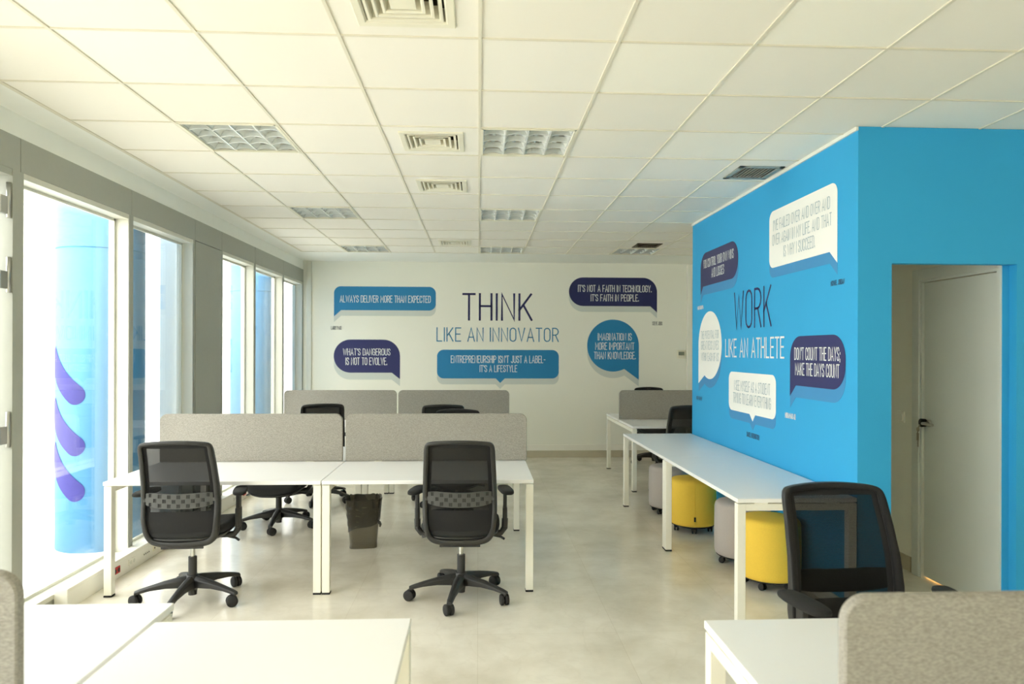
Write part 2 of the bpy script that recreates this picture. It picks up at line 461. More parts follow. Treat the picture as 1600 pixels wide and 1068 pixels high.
for a, c in ((4.14, 5.425), (5.425, 6.612), (7.29, 8.352), (8.352, 9.552), (9.552, YB - 0.01), (-2.98, -2.06), (-2.06, -0.82), (-0.82, 0.42), (0.42, 1.66), (1.66, 2.9)):
    window(k, a, c); k += 1
# glazed door at the near left
f = MB()
f.box(XL - 0.15, XL + 0.004, 4.072, 4.136, 0.0, 2.638); f.box(XL - 0.15, XL + 0.004, 2.9, 2.96, 0.0, 2.638); f.box(XL - 0.15, XL, 2.96, 4.075, 2.6, 2.638)
d1 = struct(f.build('door_1', M['alu']))
f = MB()
f.box(XL - 0.09, XL - 0.03, 3.86, 3.955, 0.02, 2.585, 0.004); f.box(XL - 0.09, XL - 0.03, 2.98, 3.06, 0.02, 2.585, 0.004)
f.box(XL - 0.09, XL - 0.03, 3.06, 3.86, 0.02, 0.12, 0.004); f.box(XL - 0.09, XL - 0.03, 3.06, 3.86, 2.5, 2.585, 0.004)
struct(f.build('leaf', M['frame'], d1))
f = MB(); f.box(XL - 0.066, XL - 0.056, 3.055, 4.073, 0.02, 2.6); struct(f.build('pane', M['glass'], d1))
for z in (2.43, 2.01, 1.14):
    h = MB(); h.box(XL - 0.035, XL - 0.008, 3.99, 4.066, z - 0.05, z + 0.05, 0.004); h.lathe([(0.012, -0.07), (0.012, 0.13)], (XL - 0.012, 4.06, z), 12)
    struct(h.build('hinge', M['steel'], d1))
# corner post at the far left and panel at the far right of the back wall
b = MB(); b.box(-2.57, -2.5, YB - 0.03, YB, 0, 2.955, 0.004); struct(b.build('trim_4', M['frame']))
b = MB(); b.box(3.195, 3.27, YB - 0.06, YB, 0, 2.955, 0.004); struct(b.build('trim_5', M['white_plastic']))
# skirtings
b = MB(); b.box(-2.5, 3.195, YB - 0.012, YB, 0, 0.105, 0.002); struct(b.build('baseboard_back', M['skirt']))
b = MB()
x = -2.5
while x < 3.19:
    x1 = min(x + 1.9, 3.195); b.box(x + 0.001, x1 - 0.001, YB - 0.02, YB, 0.106, 0.195, 0.003); x = x1
struct(b.build('trim_6', M['white_plastic']))
b = MB(); b.box(BX - 0.012, BX, BY0, BY1, 0, 0.09, 0.002); struct(b.build('baseboard_partition', M['white_plastic']))
# blue partition with the door opening
b = MB()
b.box(BX, BX + 0.1, BY0, BY1, 0, CZ - 0.002)
b.box(BX + 0.1, 2.462, BY0, BY0 + 0.06, 0, CZ - 0.002)
b.box(2.462, 3.236, BY0, BY0 + 0.06, 2.15, CZ - 0.002)
b.box(3.236, XR, BY0, BY0 + 0.06, 0, CZ - 0.002)
struct(b.build('wall_partition', M['blue']))
b = MB(); b.box(BX - 0.014, BX + 0.002, BY0, BY1, CZ - 0.024, CZ - 0.002); struct(b.build('trim_7', M['white_plastic']))
# inner corridor: white lining, right wall with a door
b = MB()
b.box(BX + 0.1, BX + 0.112, BY0 + 0.06, BY1, 0, CZ - 0.002); b.box(BX + 0.1, 2.462, BY0 + 0.06, BY0 + 0.07, 0, CZ - 0.002)
b.box(2.462, XR, BY0 + 0.06, BY0 + 0.07, 2.2, CZ - 0.002)
struct(b.build('wall_corridor_left', M['wall']))
WX = 3.193
b = MB()
b.box(WX, WX + 0.1, BY0 + 0.07, 4.105 + 0.03, 0, CZ - 0.002)
b.box(WX, WX + 0.1, 4.135, 4.92, 2.16, CZ - 0.002)
b.box(WX, WX + 0.1, 4.92, BY1, 0, CZ - 0.002)
b.box(WX + 0.1, XR, BY1 - 0.1, BY1, 0, CZ - 0.002)
struct(b.build('wall_corridor_right', M['wall']))
b = MB(); b.box(WX + 0.001, WX + 0.1, BY0 + 0.06, BY0 + 0.072, 0, 2.2); struct(b.build('trim_8', M['blue']))
b = MB(); b.box(WX - 0.012, WX, 5.0, BY1, 0, 0.11, 0.002); struct(b.build('baseboard_corridor', M['skirt']))
# white door in the corridor wall
f = MB()
f.box(WX - 0.012, WX + 0.1, 4.122, 4.15, 0, 2.158); f.box(WX - 0.012, WX + 0.1, 4.875, 4.925, 0, 2.158); f.box(WX - 0.012, WX + 0.1, 4.15, 4.875, 2.12, 2.158)
f.box(WX - 0.022, WX, 4.895, 4.975, 0, 2.215, 0.004); f.box(WX - 0.022, WX, 4.13, 4.895, 2.135, 2.215, 0.004)
d2 = struct(f.build('door_2', M['door']))
f = MB(); f.box(WX + 0.004, WX + 0.044, 4.153, 4.868, 0.016, 2.115, 0.002); struct(f.build('leaf', M['door'], d2))
h = MB(); h.lathe([(0.0, 0), (0.026, 0), (0.026, -0.008), (0.0, -0.008)], (WX + 0.004, 4.81, 1.115), 20, axis='x')
h.tube([(WX + 0.0, 4.81, 1.115), (WX - 0.05, 4.81, 1.115), (WX - 0.055, 4.8, 1.115), (WX - 0.055, 4.69, 1.115)], 0.01)
struct(h.build('door_handle', M['steel'], d2))
h = MB(); h.lathe([(0.0, 0.0), (0.028, 0.0), (0.03, -0.03), (0.0, -0.034)], (WX + 0.004, 4.86, 1.115), 18, axis='x')
struct(h.build('lock_cylinder', M['rubber'], d2))
h = MB(); h.tube([(WX - 0.03, 4.87, 1.1), (WX - 0.034, 4.88, 1.07), (WX - 0.034, 4.885, 1.04)], 0.004)
h.box(WX - 0.037, WX - 0.031, 4.87, 4.895, 0.985, 1.04, 0.002); h.box(WX - 0.037, WX - 0.031, 4.875, 4.885, 0.94, 0.985, 0.001); h.lathe([(0.016, -0.002), (0.016, 0.002)], (WX - 0.034, 4.882, 1.065), 14, axis='x')
struct(h.build('key_ring', M['brass'], d2))
# the warm lamp of the room behind that door
pl = bpy.data.lights.new('warm_room_lamp', 'POINT'); pl.energy = 4.0; pl.color = (1.0, 0.5, 0.18); pl.shadow_soft_size = 0.08
po = bpy.data.objects.new('warm_room_lamp', pl); sc.collection.objects.link(po); po.location = (3.75, 4.6, 0.35)

# outside: paving, white garden walls
b = MB(); b.box(-14, XL - 0.15, -8, 22, -0.1, -0.01); struct(b.build('ground', M['pave']))
b = MB(); b.box(-9.0, -3.85, 6.95, 7.15, 0.1, 3.4); b.box(-9.0, -3.85, 6.9, 7.15, -0.01, 0.13)
struct(b.build('wall_outside', M['ext']))
b = MB(); b.box(-5.7, -5.5, 7.2, 20, -0.01, 3.0); struct(b.build('wall_outside_far', M['ext']))

# ------------------------------------------------------------------ lettering (a condensed stroke alphabet)
def arc(cx, cy, rx, ry, a0, a1, n=6):
    return [(cx + rx * math.cos(math.radians(a0 + (a1 - a0) * k / n)), cy + ry * math.sin(math.radians(a0 + (a1 - a0) * k / n))) for k in range(n + 1)]
W_ = 0.44; R_ = 0.22
_top = arc(R_, 1 - R_, R_, R_, 0, 180); _bot = arc(R_, R_, R_, R_, 180, 360)
_O = _top + _bot + [(W_, 1 - R_)]
GLY = {
 'A': (0.5, [[(0, 0), (0.25, 1), (0.5, 0)], [(0.08, 0.3), (0.42, 0.3)]]),
 'B': (W_, [[(0, 0), (0, 1), (0.24, 1)] + arc(0.24, 0.78, 0.18, 0.22, 90, -90)[1:] + [(0, 0.56)], [(0.24, 0.56)] + arc(0.24, 0.28, 0.2, 0.28, 90, -90)[1:] + [(0, 0)]]),
 'C': (W_, [[(W_, 0.72)] + _top + _bot + [(W_, 0.28)]]),
 'D': (W_, [[(0, 0), (0, 1), (0.2, 1)] + arc(0.2, 0.76, 0.24, 0.24, 90, 0)[1:] + arc(0.2, 0.24, 0.24, 0.24, 0, -90) + [(0, 0)]]),
 'E': (0.38, [[(0.38, 1), (0, 1), (0, 0), (0.38, 0)], [(0, 0.53), (0.33, 0.53)]]),
 'F': (0.37, [[(0.37, 1), (0, 1), (0, 0)], [(0, 0.5), (0.32, 0.5)]]),
 'G': (W_, [[(W_, 0.72)] + _top + _bot + [(W_, 0.48), (0.24, 0.48)]]),
 'H': (W_, [[(0, 0), (0, 1)], [(W_, 0), (W_, 1)], [(0, 0.53), (W_, 0.53)]]),
 'I': (0.0, [[(0, 0), (0, 1)]]),
 'J': (0.34, [[(0.34, 1), (0.34, 0.18)] + arc(0.17, 0.18, 0.17, 0.18, 0, -180)[1:]]),
 'K': (0.46, [[(0, 0), (0, 1)], [(0.44, 1), (0, 0.38)], [(0.15, 0.58), (0.46, 0)]]),
 'L': (0.36, [[(0, 1), (0, 0), (0.36, 0)]]),
 'M': (0.58, [[(0, 0), (0, 1), (0.29, 0.35), (0.58, 1), (0.58, 0)]]),
 'N': (0.46, [[(0, 0), (0, 1), (0.46, 0), (0.46, 1)]]),
 'O': (W_, [_O]),
 'P': (W_, [[(0, 0), (0, 1), (0.2, 1)] + arc(0.2, 0.73, 0.24, 0.27, 90, -90)[1:] + [(0, 0.46)]]),
 'R': (W_, [[(0, 0), (0, 1), (0.2, 1)] + arc(0.2, 0.74, 0.24, 0.26, 90, -90)[1:] + [(0, 0.48)], [(0.22, 0.48), (W_, 0)]]),
 'S': (0.42, [[(0.41, 0.76)] + arc(0.21, 0.78, 0.2, 0.22, 0, 180) + [(0.02, 0.7), (0.1, 0.57), (0.33, 0.44), (0.41, 0.3)] + arc(0.21, 0.22, 0.2, 0.22, 0, -180) + [(0.01, 0.26)]]),
 'T': (0.42, [[(0, 1), (0.42, 1)], [(0.21, 1), (0.21, 0)]]),
 'U': (W_, [[(0, 1)] + _bot + [(W_, 1)]]),
 'V': (0.48, [[(0, 1), (0.24, 0), (0.48, 1)]]),
 'W': (0.7, [[(0, 1), (0.17, 0), (0.35, 0.9), (0.53, 0), (0.7, 1)]]),
 'X': (0.46, [[(0, 0), (0.46, 1)], [(0, 1), (0.46, 0)]]),
 'Y': (0.46, [[(0, 1), (0.23, 0.46), (0.46, 1)], [(0.23, 0.46), (0.23, 0)]]),
 "'": (0.0, [[(0, 0.78), (0, 1)]]),
 '.': (0.0, [[(0, 0), (0, 0.1)]]),
 ',': (0.03, [[(0.03, 0.1), (0, -0.1)]]),
 ';': (0.03, [[(0.03, 0.1), (0, -0.1)], [(0.03, 0.5), (0.03, 0.6)]]),
 '-': (0.22, [[(0, 0.45), (0.22, 0.45)]]),
}
def ribbon(b, pts, hw, fn, t):
    P = []
    for p in pts:
        if not P or (abs(p[0] - P[-1][0]) + abs(p[1] - P[-1][1])) > 1e-7: P.append(p)
    closed = len(P) > 2 and abs(P[0][0] - P[-1][0]) + abs(P[0][1] - P[-1][1]) < 1e-6
    if closed: P = P[:-1]
    n = len(P); L = []; Rr = []
    for i in range(n):
        p = Vector(P[i])
        a = Vector(P[i - 1]) if (i > 0 or closed) else None
        c = Vector(P[(i + 1) % n]) if (i < n - 1 or closed) else None
        d1 = (p - a).normalized() if a is not None else None
        d2 = (c - p).normalized() if c is not None else None
        if d1 is None: d1 = d2
        if d2 is None: d2 = d1
        n1 = Vector((-d1.y, d1.x)); n2 = Vector((-d2.y, d2.x))
        m = n1 + n2
        if m.length < 1e-4: m = n1
        m.normalize(); k = min(1.0 / max(0.3, m.dot(n1)), 2.2)
        q = p
        if not closed:
            if i == 0: q = p - d2 * hw
            elif i == n - 1: q = p + d1 * hw
        L.append(q + m * hw * k); Rr.append(q - m * hw * k)
    bm = b.bm
    lv = [bm.verts.new(fn(v.x, v.y, t)) for v in L]; rv = [bm.verts.new(fn(v.x, v.y, t)) for v in Rr]
    for i in range(n if closed else n - 1):
        j = (i + 1) % n
        try: bm.faces.new((lv[i], lv[j], rv[j], rv[i]))
        except ValueError: pass
def text(b, s, u0, v0, u1, v1, fn, t, stroke=0.085):
    """fits one line of text into the rectangle; stroke as a share of its height"""
    h = v1 - v0; gap = 0.2; adv = 0; items = []
    for ch in s:
        if ch == ' ': adv += 0.36; continue
        w, st = GLY[ch]; items.append((adv, st)); adv += w + gap
    tot = adv - gap; hw = h * stroke / 2
    sx = (u1 - u0 - 2 * hw) / tot; sy = h - 2 * hw
    for a, st in items:
        for pl in st:
            ribbon(b, [(u0 + hw + (a + x) * sx, v0 + hw + y * sy) for x, y in pl], hw, fn, t)

def back_fn(u, v, t): return Vector((u, YB - t, v))
def blue_fn(u, v, t): return Vector((BX - t, -u, v))     # u runs to the right as one faces the blue wall

def rrect(u0, v0, u1, v1, r):
    """r: radii of bottom-left, bottom-right, top-right, top-left"""
    out = []
    for (cx, cy, a, rad) in ((u0 + r[0], v0 + r[0], 180, r[0]), (u1 - r[1], v0 + r[1], 270, r[1]), (u1 - r[2], v1 - r[2], 0, r[2]), (u0 + r[3], v1 - r[3], 90, r[3])):
        out += arc(cx, cy, rad, rad, a, a + 90, 10) if rad > 0.001 else [(cx, cy)]
    return out
def bubble_left(u0, v0, u1, v1, r, tip, base):      # tail hangs from the lower left corner
    p = rrect(u0, v0, u1, v1, (0, r, r, r))
    return [(u0, tip), (base, v0)] + p[1:]
def bubble_right(u0, v0, u1, v1, r, tip, base):
    p = rrect(u0, v0, u1, v1, (r, 0, r, r))
    k = next(i for i, q in enumerate(p) if abs(q[0] - u1) < 1e-6 and abs(q[1] - v0) < 1e-6)
    return p[:k] + [(base, v0), (u1, tip)] + p[k + 1:]
def bubble_mid(u0, v0, u1, v1, r, ua, ub, ut, tip):
    p = rrect(u0, v0, u1, v1, (r, r, r, r))
    return p[:11] + [(ua, v0), (ut, tip), (ub, v0)] + p[11:]
def bubble_round(cu, cv, ru, rv, side, tip):        # a circle whose lower corner runs down into a tail
    if side > 0:
        pts = arc(cu, cv, ru, rv, 0, 296, 44)
        return pts + [(cu + ru, tip)]
    pts = arc(cu, cv, ru, rv, -116, 180, 44)
    return pts + [(cu - ru, tip)]

BUB = []
def bubble(label, poly, fn, mats, drop, lines, caption=None, group='speech bubbles on the walls', stroke=0.082):
    body, tcol, shade = mats
    us = [p[0] for p in poly]; vs = [p[1] for p in poly]
    t = thing('speech_bubble', label, 'wall sticker', tuple(fn((min(us) + max(us)) / 2, min(vs), 0)), 0, group)
    loc = Vector(t.location)
    g = lambda u, v, k: fn(u, v, k) - loc
    b = MB(); b.plate(poly, g, 0.0014, 0.003); b.build('bubble_panel', body, t)
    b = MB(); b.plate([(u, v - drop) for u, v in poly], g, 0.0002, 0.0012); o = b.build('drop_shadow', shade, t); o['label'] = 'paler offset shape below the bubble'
    b = MB()
    for (s, u0, v0, u1, v1) in lines: text(b, s, u0, v0, u1, v1, g, 0.0042, stroke)
    b.build('lettering', tcol, t)
    if caption:
        (s, u0, v0, u1, v1, cm) = caption
        b = MB(); text(b, s, u0, v0, u1, v1, g, 0.0015, 0.14); b.build('attribution', cm, t)
    return t
GB = 'speech bubbles on the white back wall'
bubble('long blue speech bubble on the white wall reading ALWAYS DELIVER MORE THAN EXPECTED', bubble_left(-2.171, 2.227, -0.647, 2.584, 0.1, 2.132, -2.065), back_fn,
       (M['bubble'], M['text_white'], M['shade_grey']), 0.085, [('ALWAYS DELIVER MORE THAN EXPECTED', -2.085, 2.343, -0.724, 2.45)], ('LARRY PAGE', -2.217, 1.93, -2.055, 1.987, M['text_grey']), GB)
bubble('navy speech bubble on the white wall reading WHAT\'S DANGEROUS IS NOT TO EVOLVE', bubble_right(-2.173, 1.287, -1.183, 1.785, 0.2485, 1.19, -1.307), back_fn,
       (M['navy'], M['text_white'], M['shade_grey']), 0.105, [("WHAT'S DANGEROUS", -2.035, 1.547, -1.327, 1.651), ('IS NOT TO EVOLVE.', -1.996, 1.402, -1.375, 1.516)], None, GB)
bubble('blue speech bubble under the big heading reading ENTREPRENEURSHIP ISN\'T JUST A LABEL', bubble_mid(-0.626, 1.202, 1.224, 1.636, 0.1, 0.262, 0.4, 0.331, 1.133), back_fn,
       (M['bubble'], M['text_white'], M['shade_grey']), 0.09, [("ENTREPRENEURSHIP ISN'T JUST A LABEL-", -0.418, 1.436, 1.018, 1.549), ("IT'S A LIFESTYLE", 0.019, 1.299, 0.588, 1.405)], None, GB)
bubble('dark navy speech bubble at upper right of the white wall, about FAITH IN TECHNOLOGY', bubble_right(1.377, 2.31, 2.737, 2.747, 0.218, 2.217, 2.633), back_fn,
       (M['navy2'], M['text_white'], M['shade_grey']), 0.088, [("IT'S NOT A FAITH IN TECHNOLOGY.", 1.515, 2.525, 2.652, 2.632), ("IT'S FAITH IN PEOPLE.", 1.712, 2.384, 2.454, 2.491)], ('STEVE JOBS', 2.663, 2.02, 2.822, 2.078, M['text_grey']), GB)
bubble('round blue speech bubble reading IMAGINATION IS MORE IMPORTANT THAN KNOWLEDGE', bubble_round(2.058, 1.707, 0.399, 0.398, 1, 1.184), back_fn,
       (M['bubble'], M['text_white'], M['shade_grey']), 0.1, [('IMAGINATION IS', 1.822, 1.785, 2.347, 1.898), ('MORE IMPORTANT', 1.783, 1.641, 2.387, 1.755), ('THAN KNOWLEDGE.', 1.764, 1.498, 2.407, 1.612)], None, GB)
def heading(label, s, u0, v0, u1, v1, fn, m, stroke):
    loc = Vector(fn((u0 + u1) / 2, v0, 0))
    b = MB(); text(b, s, u0, v0, u1, v1, lambda u, v, k: fn(u, v, k) - loc, 0.002, stroke)
    o = b.build('wall_lettering', m); o.location = loc
    o['label'] = label; o['category'] = 'wall lettering'; o['kind'] = 'thing'
heading('large thin navy word THINK on the white back wall', 'THINK', -0.246, 2.079, 0.82, 2.496, back_fn, M['text_navy'], 0.075)
heading('thin blue line LIKE AN INNOVATOR on the white wall', 'LIKE AN INNOVATOR', -0.636, 1.759, 1.223, 1.975, back_fn, M['text_blue'], 0.075)
GL = 'speech bubbles on the blue wall'
def U(y): return -y
bubble('large white speech bubble high on the blue wall beginning I\'VE FAILED OVER AND OVER', bubble_right(U(5.323), 2.262, U(4.294), 2.696, 0.07, 2.182, U(4.39)), blue_fn,
       (M['white_vinyl'], M['text_pale'], M['shade_blue']), 0.075, [("I'VE FAILED OVER AND OVER AND", U(5.25), 2.54, U(4.383), 2.622), ('OVER AGAIN IN MY LIFE. AND THAT', U(5.263), 2.43, U(4.362), 2.514), ('IS WHY I SUCCEED.', U(5.067), 2.32, U(4.583), 2.405)],
       ('MICHAEL JORDAN', U(4.38), 2.04, U(4.208), 2.074, M['text_dusk']), GL, 0.07)
bubble('navy speech bubble high on the blue wall, above the round white one', bubble_left(U(7.001), 2.27, U(5.977), 2.602, 0.16, 2.196, U(6.925)), blue_fn,
       (M['navy3'], M['text_white'], M['shade_blue']), 0.085, [('YOU CONTROL YOUR OWN WINS', U(6.91), 2.448, U(6.08), 2.534), ('AND LOSSES', U(6.668), 2.335, U(6.318), 2.425)], ('MARIA SHARAPOVA', U(7.106), 2.047, U(6.911), 2.086, M['text_white']), GL)
bubble('round white speech bubble on the blue wall, left of the words LIKE AN ATHLETE', bubble_round(U(6.722), 1.682, 0.34, 0.331, -1, 1.296), blue_fn,
       (M['white_vinyl'], M['text_pale'], M['shade_blue']), 0.085, [('THE POTENTIAL FOR', U(6.978), 1.745, U(6.457), 1.825), ('GREATNESS LIVES', U(6.977), 1.638, U(6.457), 1.724), ('WITHIN EACH OF US', U(6.976), 1.528, U(6.455), 1.608)], ('MIA HAMM', U(7.134), 1.123, U(6.955), 1.165, M['text_dusk']), GL, 0.07)
bubble('white rounded speech bubble low on the blue wall, below the words LIKE AN ATHLETE', bubble_mid(U(6.191), 1.102, U(5.196), 1.442, 0.07, U(5.709), U(5.593), U(5.645), 1.046), blue_fn,
       (M['white_vinyl'], M['text_pale'], M['shade_blue']), 0.075, [('I SEE MYSELF AS A STUDENT', U(6.055), 1.282, U(5.297), 1.371), ('TRYING TO LEARN EVERYTHING', U(6.08), 1.172, U(5.284), 1.263)], ('DANIEL INGEBRIGTSEN', U(5.774), 0.908, U(5.504), 0.95, M['text_dusk']), GL, 0.07)
bubble('navy speech bubble at the near end of the blue wall reading DON\'T COUNT THE DAYS', bubble_left(U(4.956), 1.381, U(4.191), 1.73, 0.155, 1.302, U(4.866)), blue_fn,
       (M['navy'], M['text_white'], M['shade_blue']), 0.085, [("DON'T COUNT THE DAYS;", U(4.885), 1.562, U(4.25), 1.651), ('MAKE THE DAYS COUNT', U(4.872), 1.455, U(4.261), 1.543)], ('MUHAMMAD ALI', U(5.039), 1.136, U(4.868), 1.176, M['text_white']), GL)
heading('large thin navy word WORK on the blue wall', 'WORK', U(6.07), 1.814, U(5.282), 2.14, blue_fn, M['text_navy'], 0.06)
heading('thin white line LIKE AN ATHLETE on the blue wall', 'LIKE AN ATHLETE', U(6.289), 1.569, U(5.054), 1.735, blue_fn, M['text_white'], 0.085)

# ------------------------------------------------------------------ benches (double desks with felt screens)
def bench(x0, x1, y0, y1, label, group='white double bench desks'):
    t = thing('bench_desk', label, 'desk', ((x0 + x1) / 2, (y0 + y1) / 2, 0), 0, group)
    w, d = x1 - x0, y1 - y0; H = 0.757
    for s in (-1, 1):
        ya, yb = (-d / 2, -0.028) if s < 0 else (0.028, d / 2)
        b = MB(); b.box(-w / 2, w / 2, ya, yb, H - 0.025, H, 0.002); b.build('tabletop', M['desk_top'], t)
    L = 0.05
    for sx in (-1, 1):
        for sy in (-1, 1):
            cx, cy = sx * (w / 2 - L / 2), sy * (d / 2 - L / 2 - 0.012)
            b = MB(); b.box(cx - L / 2, cx + L / 2, cy - L / 2, cy + L / 2, 0.012, H - 0.031, 0.003)
            lg = b.build('leg', M['desk_metal'], t)
            b = MB(); b.box(cx - L / 2 - 0.001, cx + L / 2 + 0.001, cy - L / 2 - 0.001, cy + L / 2 + 0.001, 0.0, 0.012, 0.002); b.build('foot_cap', M['rubber'], lg)
        cx = sx * (w / 2 - L / 2)
        b = MB(); b.box(cx - L / 2, cx + L / 2, -d / 2 + L + 0.012, d / 2 - L - 0.012, H - 0.071, H - 0.031, 0.003)
        for sy in (-1, 1): b.box(cx - 0.02, cx + 0.02, sy * d * 0.33 - 0.04, sy * d * 0.33 + 0.04, H - 0.032, H - 0.025)
        b.build('frame_beam', M['desk_metal'], t)
    for sy in (-1, 1):
        b = MB(); b.box(-w / 2 + L, w / 2 - L, sy * 0.2 - 0.02, sy * 0.2 + 0.02, H - 0.066, H - 0.026, 0.002); b.build('rail', M['desk_metal'], t)
    return t
def screen(x0, x1, y, label, z0=0.76, z1=1.127, group='grey felt desk screens'):
    t = thing('desk_screen', label, 'desk screen', ((x0 + x1) / 2, y, z0), 0, group)
    w = x1 - x0; h = z1 - z0; r = 0.055
    poly = rrect(-w / 2, 0, w / 2, h, (0.004, 0.004, r, r))
    b = MB()
    inner = rrect(-w / 2 + 0.004, 0.004, w / 2 - 0.004, h - 0.004, (0.004, 0.004, r - 0.004, r - 0.004))
    n = len(poly)
    rings = []
    for pl, yy in ((inner, -0.015), (poly, -0.011), (poly, 0.011), (inner, 0.015)):
        rings.append([Vector((u, yy, v)) for u, v in pl])
    b.loft(rings, smooth=False)
    b.build('felt_panel', M['felt'], t)
    for sx in (-1, 1):
        b = MB(); b.box(sx * (w / 2 - 0.25) - 0.03, sx * (w / 2 - 0.25) + 0.03, -0.012, 0.012, -0.07, 0.001, 0.002); b.build('clamp', M['desk_metal'], t)
    return t
bench(-2.445, -1.042, 4.68, 6.345, 'white bench desk by the windows, the mesh chair turned out before it')
bench(-1.034, 0.372, 4.68, 6.345, 'white bench desk in the room centre with the black bin beneath')
screen(-2.448, -1.056, 5.513, 'grey felt screen on the window-side bench of the nearer pair')
screen(-1.032, 0.382, 5.513, 'grey felt screen on the centre bench, behind the front chair facing the desk')
bench(-2.415, -1.012, 7.955, 9.61, 'white bench desk near the back wall on the window side, mostly hidden by nearer screens')
bench(-1.004, 0.392, 7.955, 9.61, 'white bench desk near the back wall below the word THINK, mostly hidden')
screen(-2.405, -1.018, 8.79, 'grey felt screen by the far windows under the navy speech bubble')
screen(-0.998, 0.388, 8.79, 'grey felt screen below the wide blue bubble on the white wall')
bench(1.775, 3.17, 7.955, 9.61, 'white bench desk in the far corner beyond the blue wall')
screen(1.782, 3.17, 8.79, 'grey felt screen in the far right corner, cut off by the blue wall')
bench(-2.44, -1.036, 0.79, 2.44, 'white bench desk in the near left corner with a grey screen end')
screen(-2.43, -1.018, 1.61, 'grey felt screen at the lower left edge of the photo')
bench(0.727, 2.13, 0.56, 2.215, 'white bench desk in the near right corner')
screen(0.737, 2.12, 1.385, 'large grey felt screen in the near right corner before the black chair')
# single tables
def table(x0, x1, y0, y1, label, group=None):
    t = thing('table', label, 'table', ((x0 + x1) / 2, (y0 + y1) / 2, 0), 0, group)
    w, d = x1 - x0, y1 - y0; H = 0.757; L = 0.05
    b = MB(); b.box(-w / 2, w / 2, -d / 2, d / 2, H - 0.025, H, 0.002); b.build('tabletop', M['desk_top'], t)
    for sx in (-1, 1):
        for sy in (-1, 1):
            cx, cy = sx * (w / 2 - L / 2), sy * (d / 2 - L / 2)
            b = MB(); b.box(cx - L / 2, cx + L / 2, cy - L / 2, cy + L / 2, 0.012, H - 0.031, 0.003); lg = b.build('leg', M['desk_metal'], t)
            b = MB(); b.box(cx - L / 2 - 0.001, cx + L / 2 + 0.001, cy - L / 2 - 0.001, cy + L / 2 + 0.001, 0.0, 0.012, 0.002); b.build('foot_cap', M['rubber'], lg)
    for sy in (-1, 1):
        cy = sy * (d / 2 - L / 2)
        b = MB(); b.box(-w / 2 + L, w / 2 - L, cy - L / 2, cy + L / 2, H - 0.071, H - 0.031, 0.003)
        for k in (-0.3, 0.3): b.box(k * w - 0.04, k * w + 0.04, cy - 0.02, cy + 0.02, H - 0.032, H - 0.025)
        b.build('frame_beam', M['desk_metal'], t)
    b = MB(); b.box(0.04, 0.08, -d / 2 + L, d / 2 - L, H - 0.066, H - 0.026, 0.002); b.build('rail', M['desk_metal'], t)
    return t
GT = 'white tables along the blue wall'
table(1.52, 2.238, 4.03, 5.65, 'white table along the blue wall, nearer of the two, yellow stool under it', GT)
table(1.52, 2.238, 5.655, 7.268, 'white table along the blue wall, farther of the two, grey stool under it', GT)
table(-1.022, -0.215, 0.85, 2.27, 'plain white table in the foreground beside the near left bench')

# ------------------------------------------------------------------ office chair
def smooth_closed(pts, n):
    out = []; m = len(pts)
    for i in range(m):
        p0, p1, p2, p3 = (Vector(pts[(i + k - 1) % m]) for k in range(4))
        for j in range(n):
            t = j / n
            out.append(0.5 * ((2 * p1) + (-p0 + p2) * t + (2 * p0 - 5 * p1 + 4 * p2 - p3) * t * t + (-p0 + 3 * p1 - 3 * p2 + p3) * t ** 3))
    return out
def back_y(z, x):
    tab = [(0.36, -0.165), (0.42, -0.205), (0.5, -0.235), (0.58, -0.245), (0.68, -0.235), (0.8, -0.25), (0.92, -0.285), (1.08, -0.345)]
    y = tab[0][1] if z < tab[0][0] else tab[-1][1]
    for (a, ya), (c, yc) in zip(tab, tab[1:]):
        if a <= z <= c:
            k = (z - a) / (c - a); y = ya + (yc - ya) * k
    return y + 0.55 * x * x
def star_leg(ang):
    b = MB(); secs = []
    d = Vector((math.cos(ang), math.sin(ang), 0)); s = Vector((-d.y, d.x, 0))
    for (r, zt, zb, w) in ((0.025, 0.165, 0.085, 0.03), (0.07, 0.16, 0.095, 0.032), (0.16, 0.142, 0.098, 0.026), (0.25, 0.12, 0.09, 0.021), (0.31, 0.103, 0.078, 0.019), (0.338, 0.093, 0.07, 0.016)):
        c = 0.35
        secs.append([d * r + s * (w * a) + Vector((0, 0, zb + (zt - zb) * h)) for a, h in ((-1, 0), (1, 0), (1, 0.7), (c, 1), (-c, 1), (-1, 0.7))])
    b.loft(secs, smooth=False)
    return b
def caster(ang, spin):
    b = MB(); d = Vector((math.cos(ang), math.sin(ang), 0)) * 0.322
    c = Vector((d.x, d.y, 0.035)); a = Vector((math.cos(spin), math.sin(spin), 0))
    off = Vector((-a.y, a.x, 0)) * 0.014; c2 = c + off
    b.tube([(d.x, d.y, 0.055), (d.x, d.y, 0.082)], 0.009, 10)
    for s0, s1 in ((-0.027, -0.004), (0.004, 0.027)):
        secs = []
        side = Vector((-a.y, a.x, 0))
        for r, k in ((0.012, s0), (0.031, s0), (0.035, s0 + 0.004), (0.035, s1 - 0.004), (0.031, s1), (0.012, s1)):
            secs.append([c2 + a * k + r * (math.cos(2 * PI * q / 20) * side + math.sin(2 * PI * q / 20) * Vector((0, 0, 1))) for q in range(20)])
        b.loft(secs)
    b.box(-0.006, 0.006, -0.02, 0.02, 0.02, 0.055, 0.002, xf=Matrix.Translation((c2.x, c2.y, 0)) @ Matrix.Rotation(spin, 4, 'Z'))
    return b
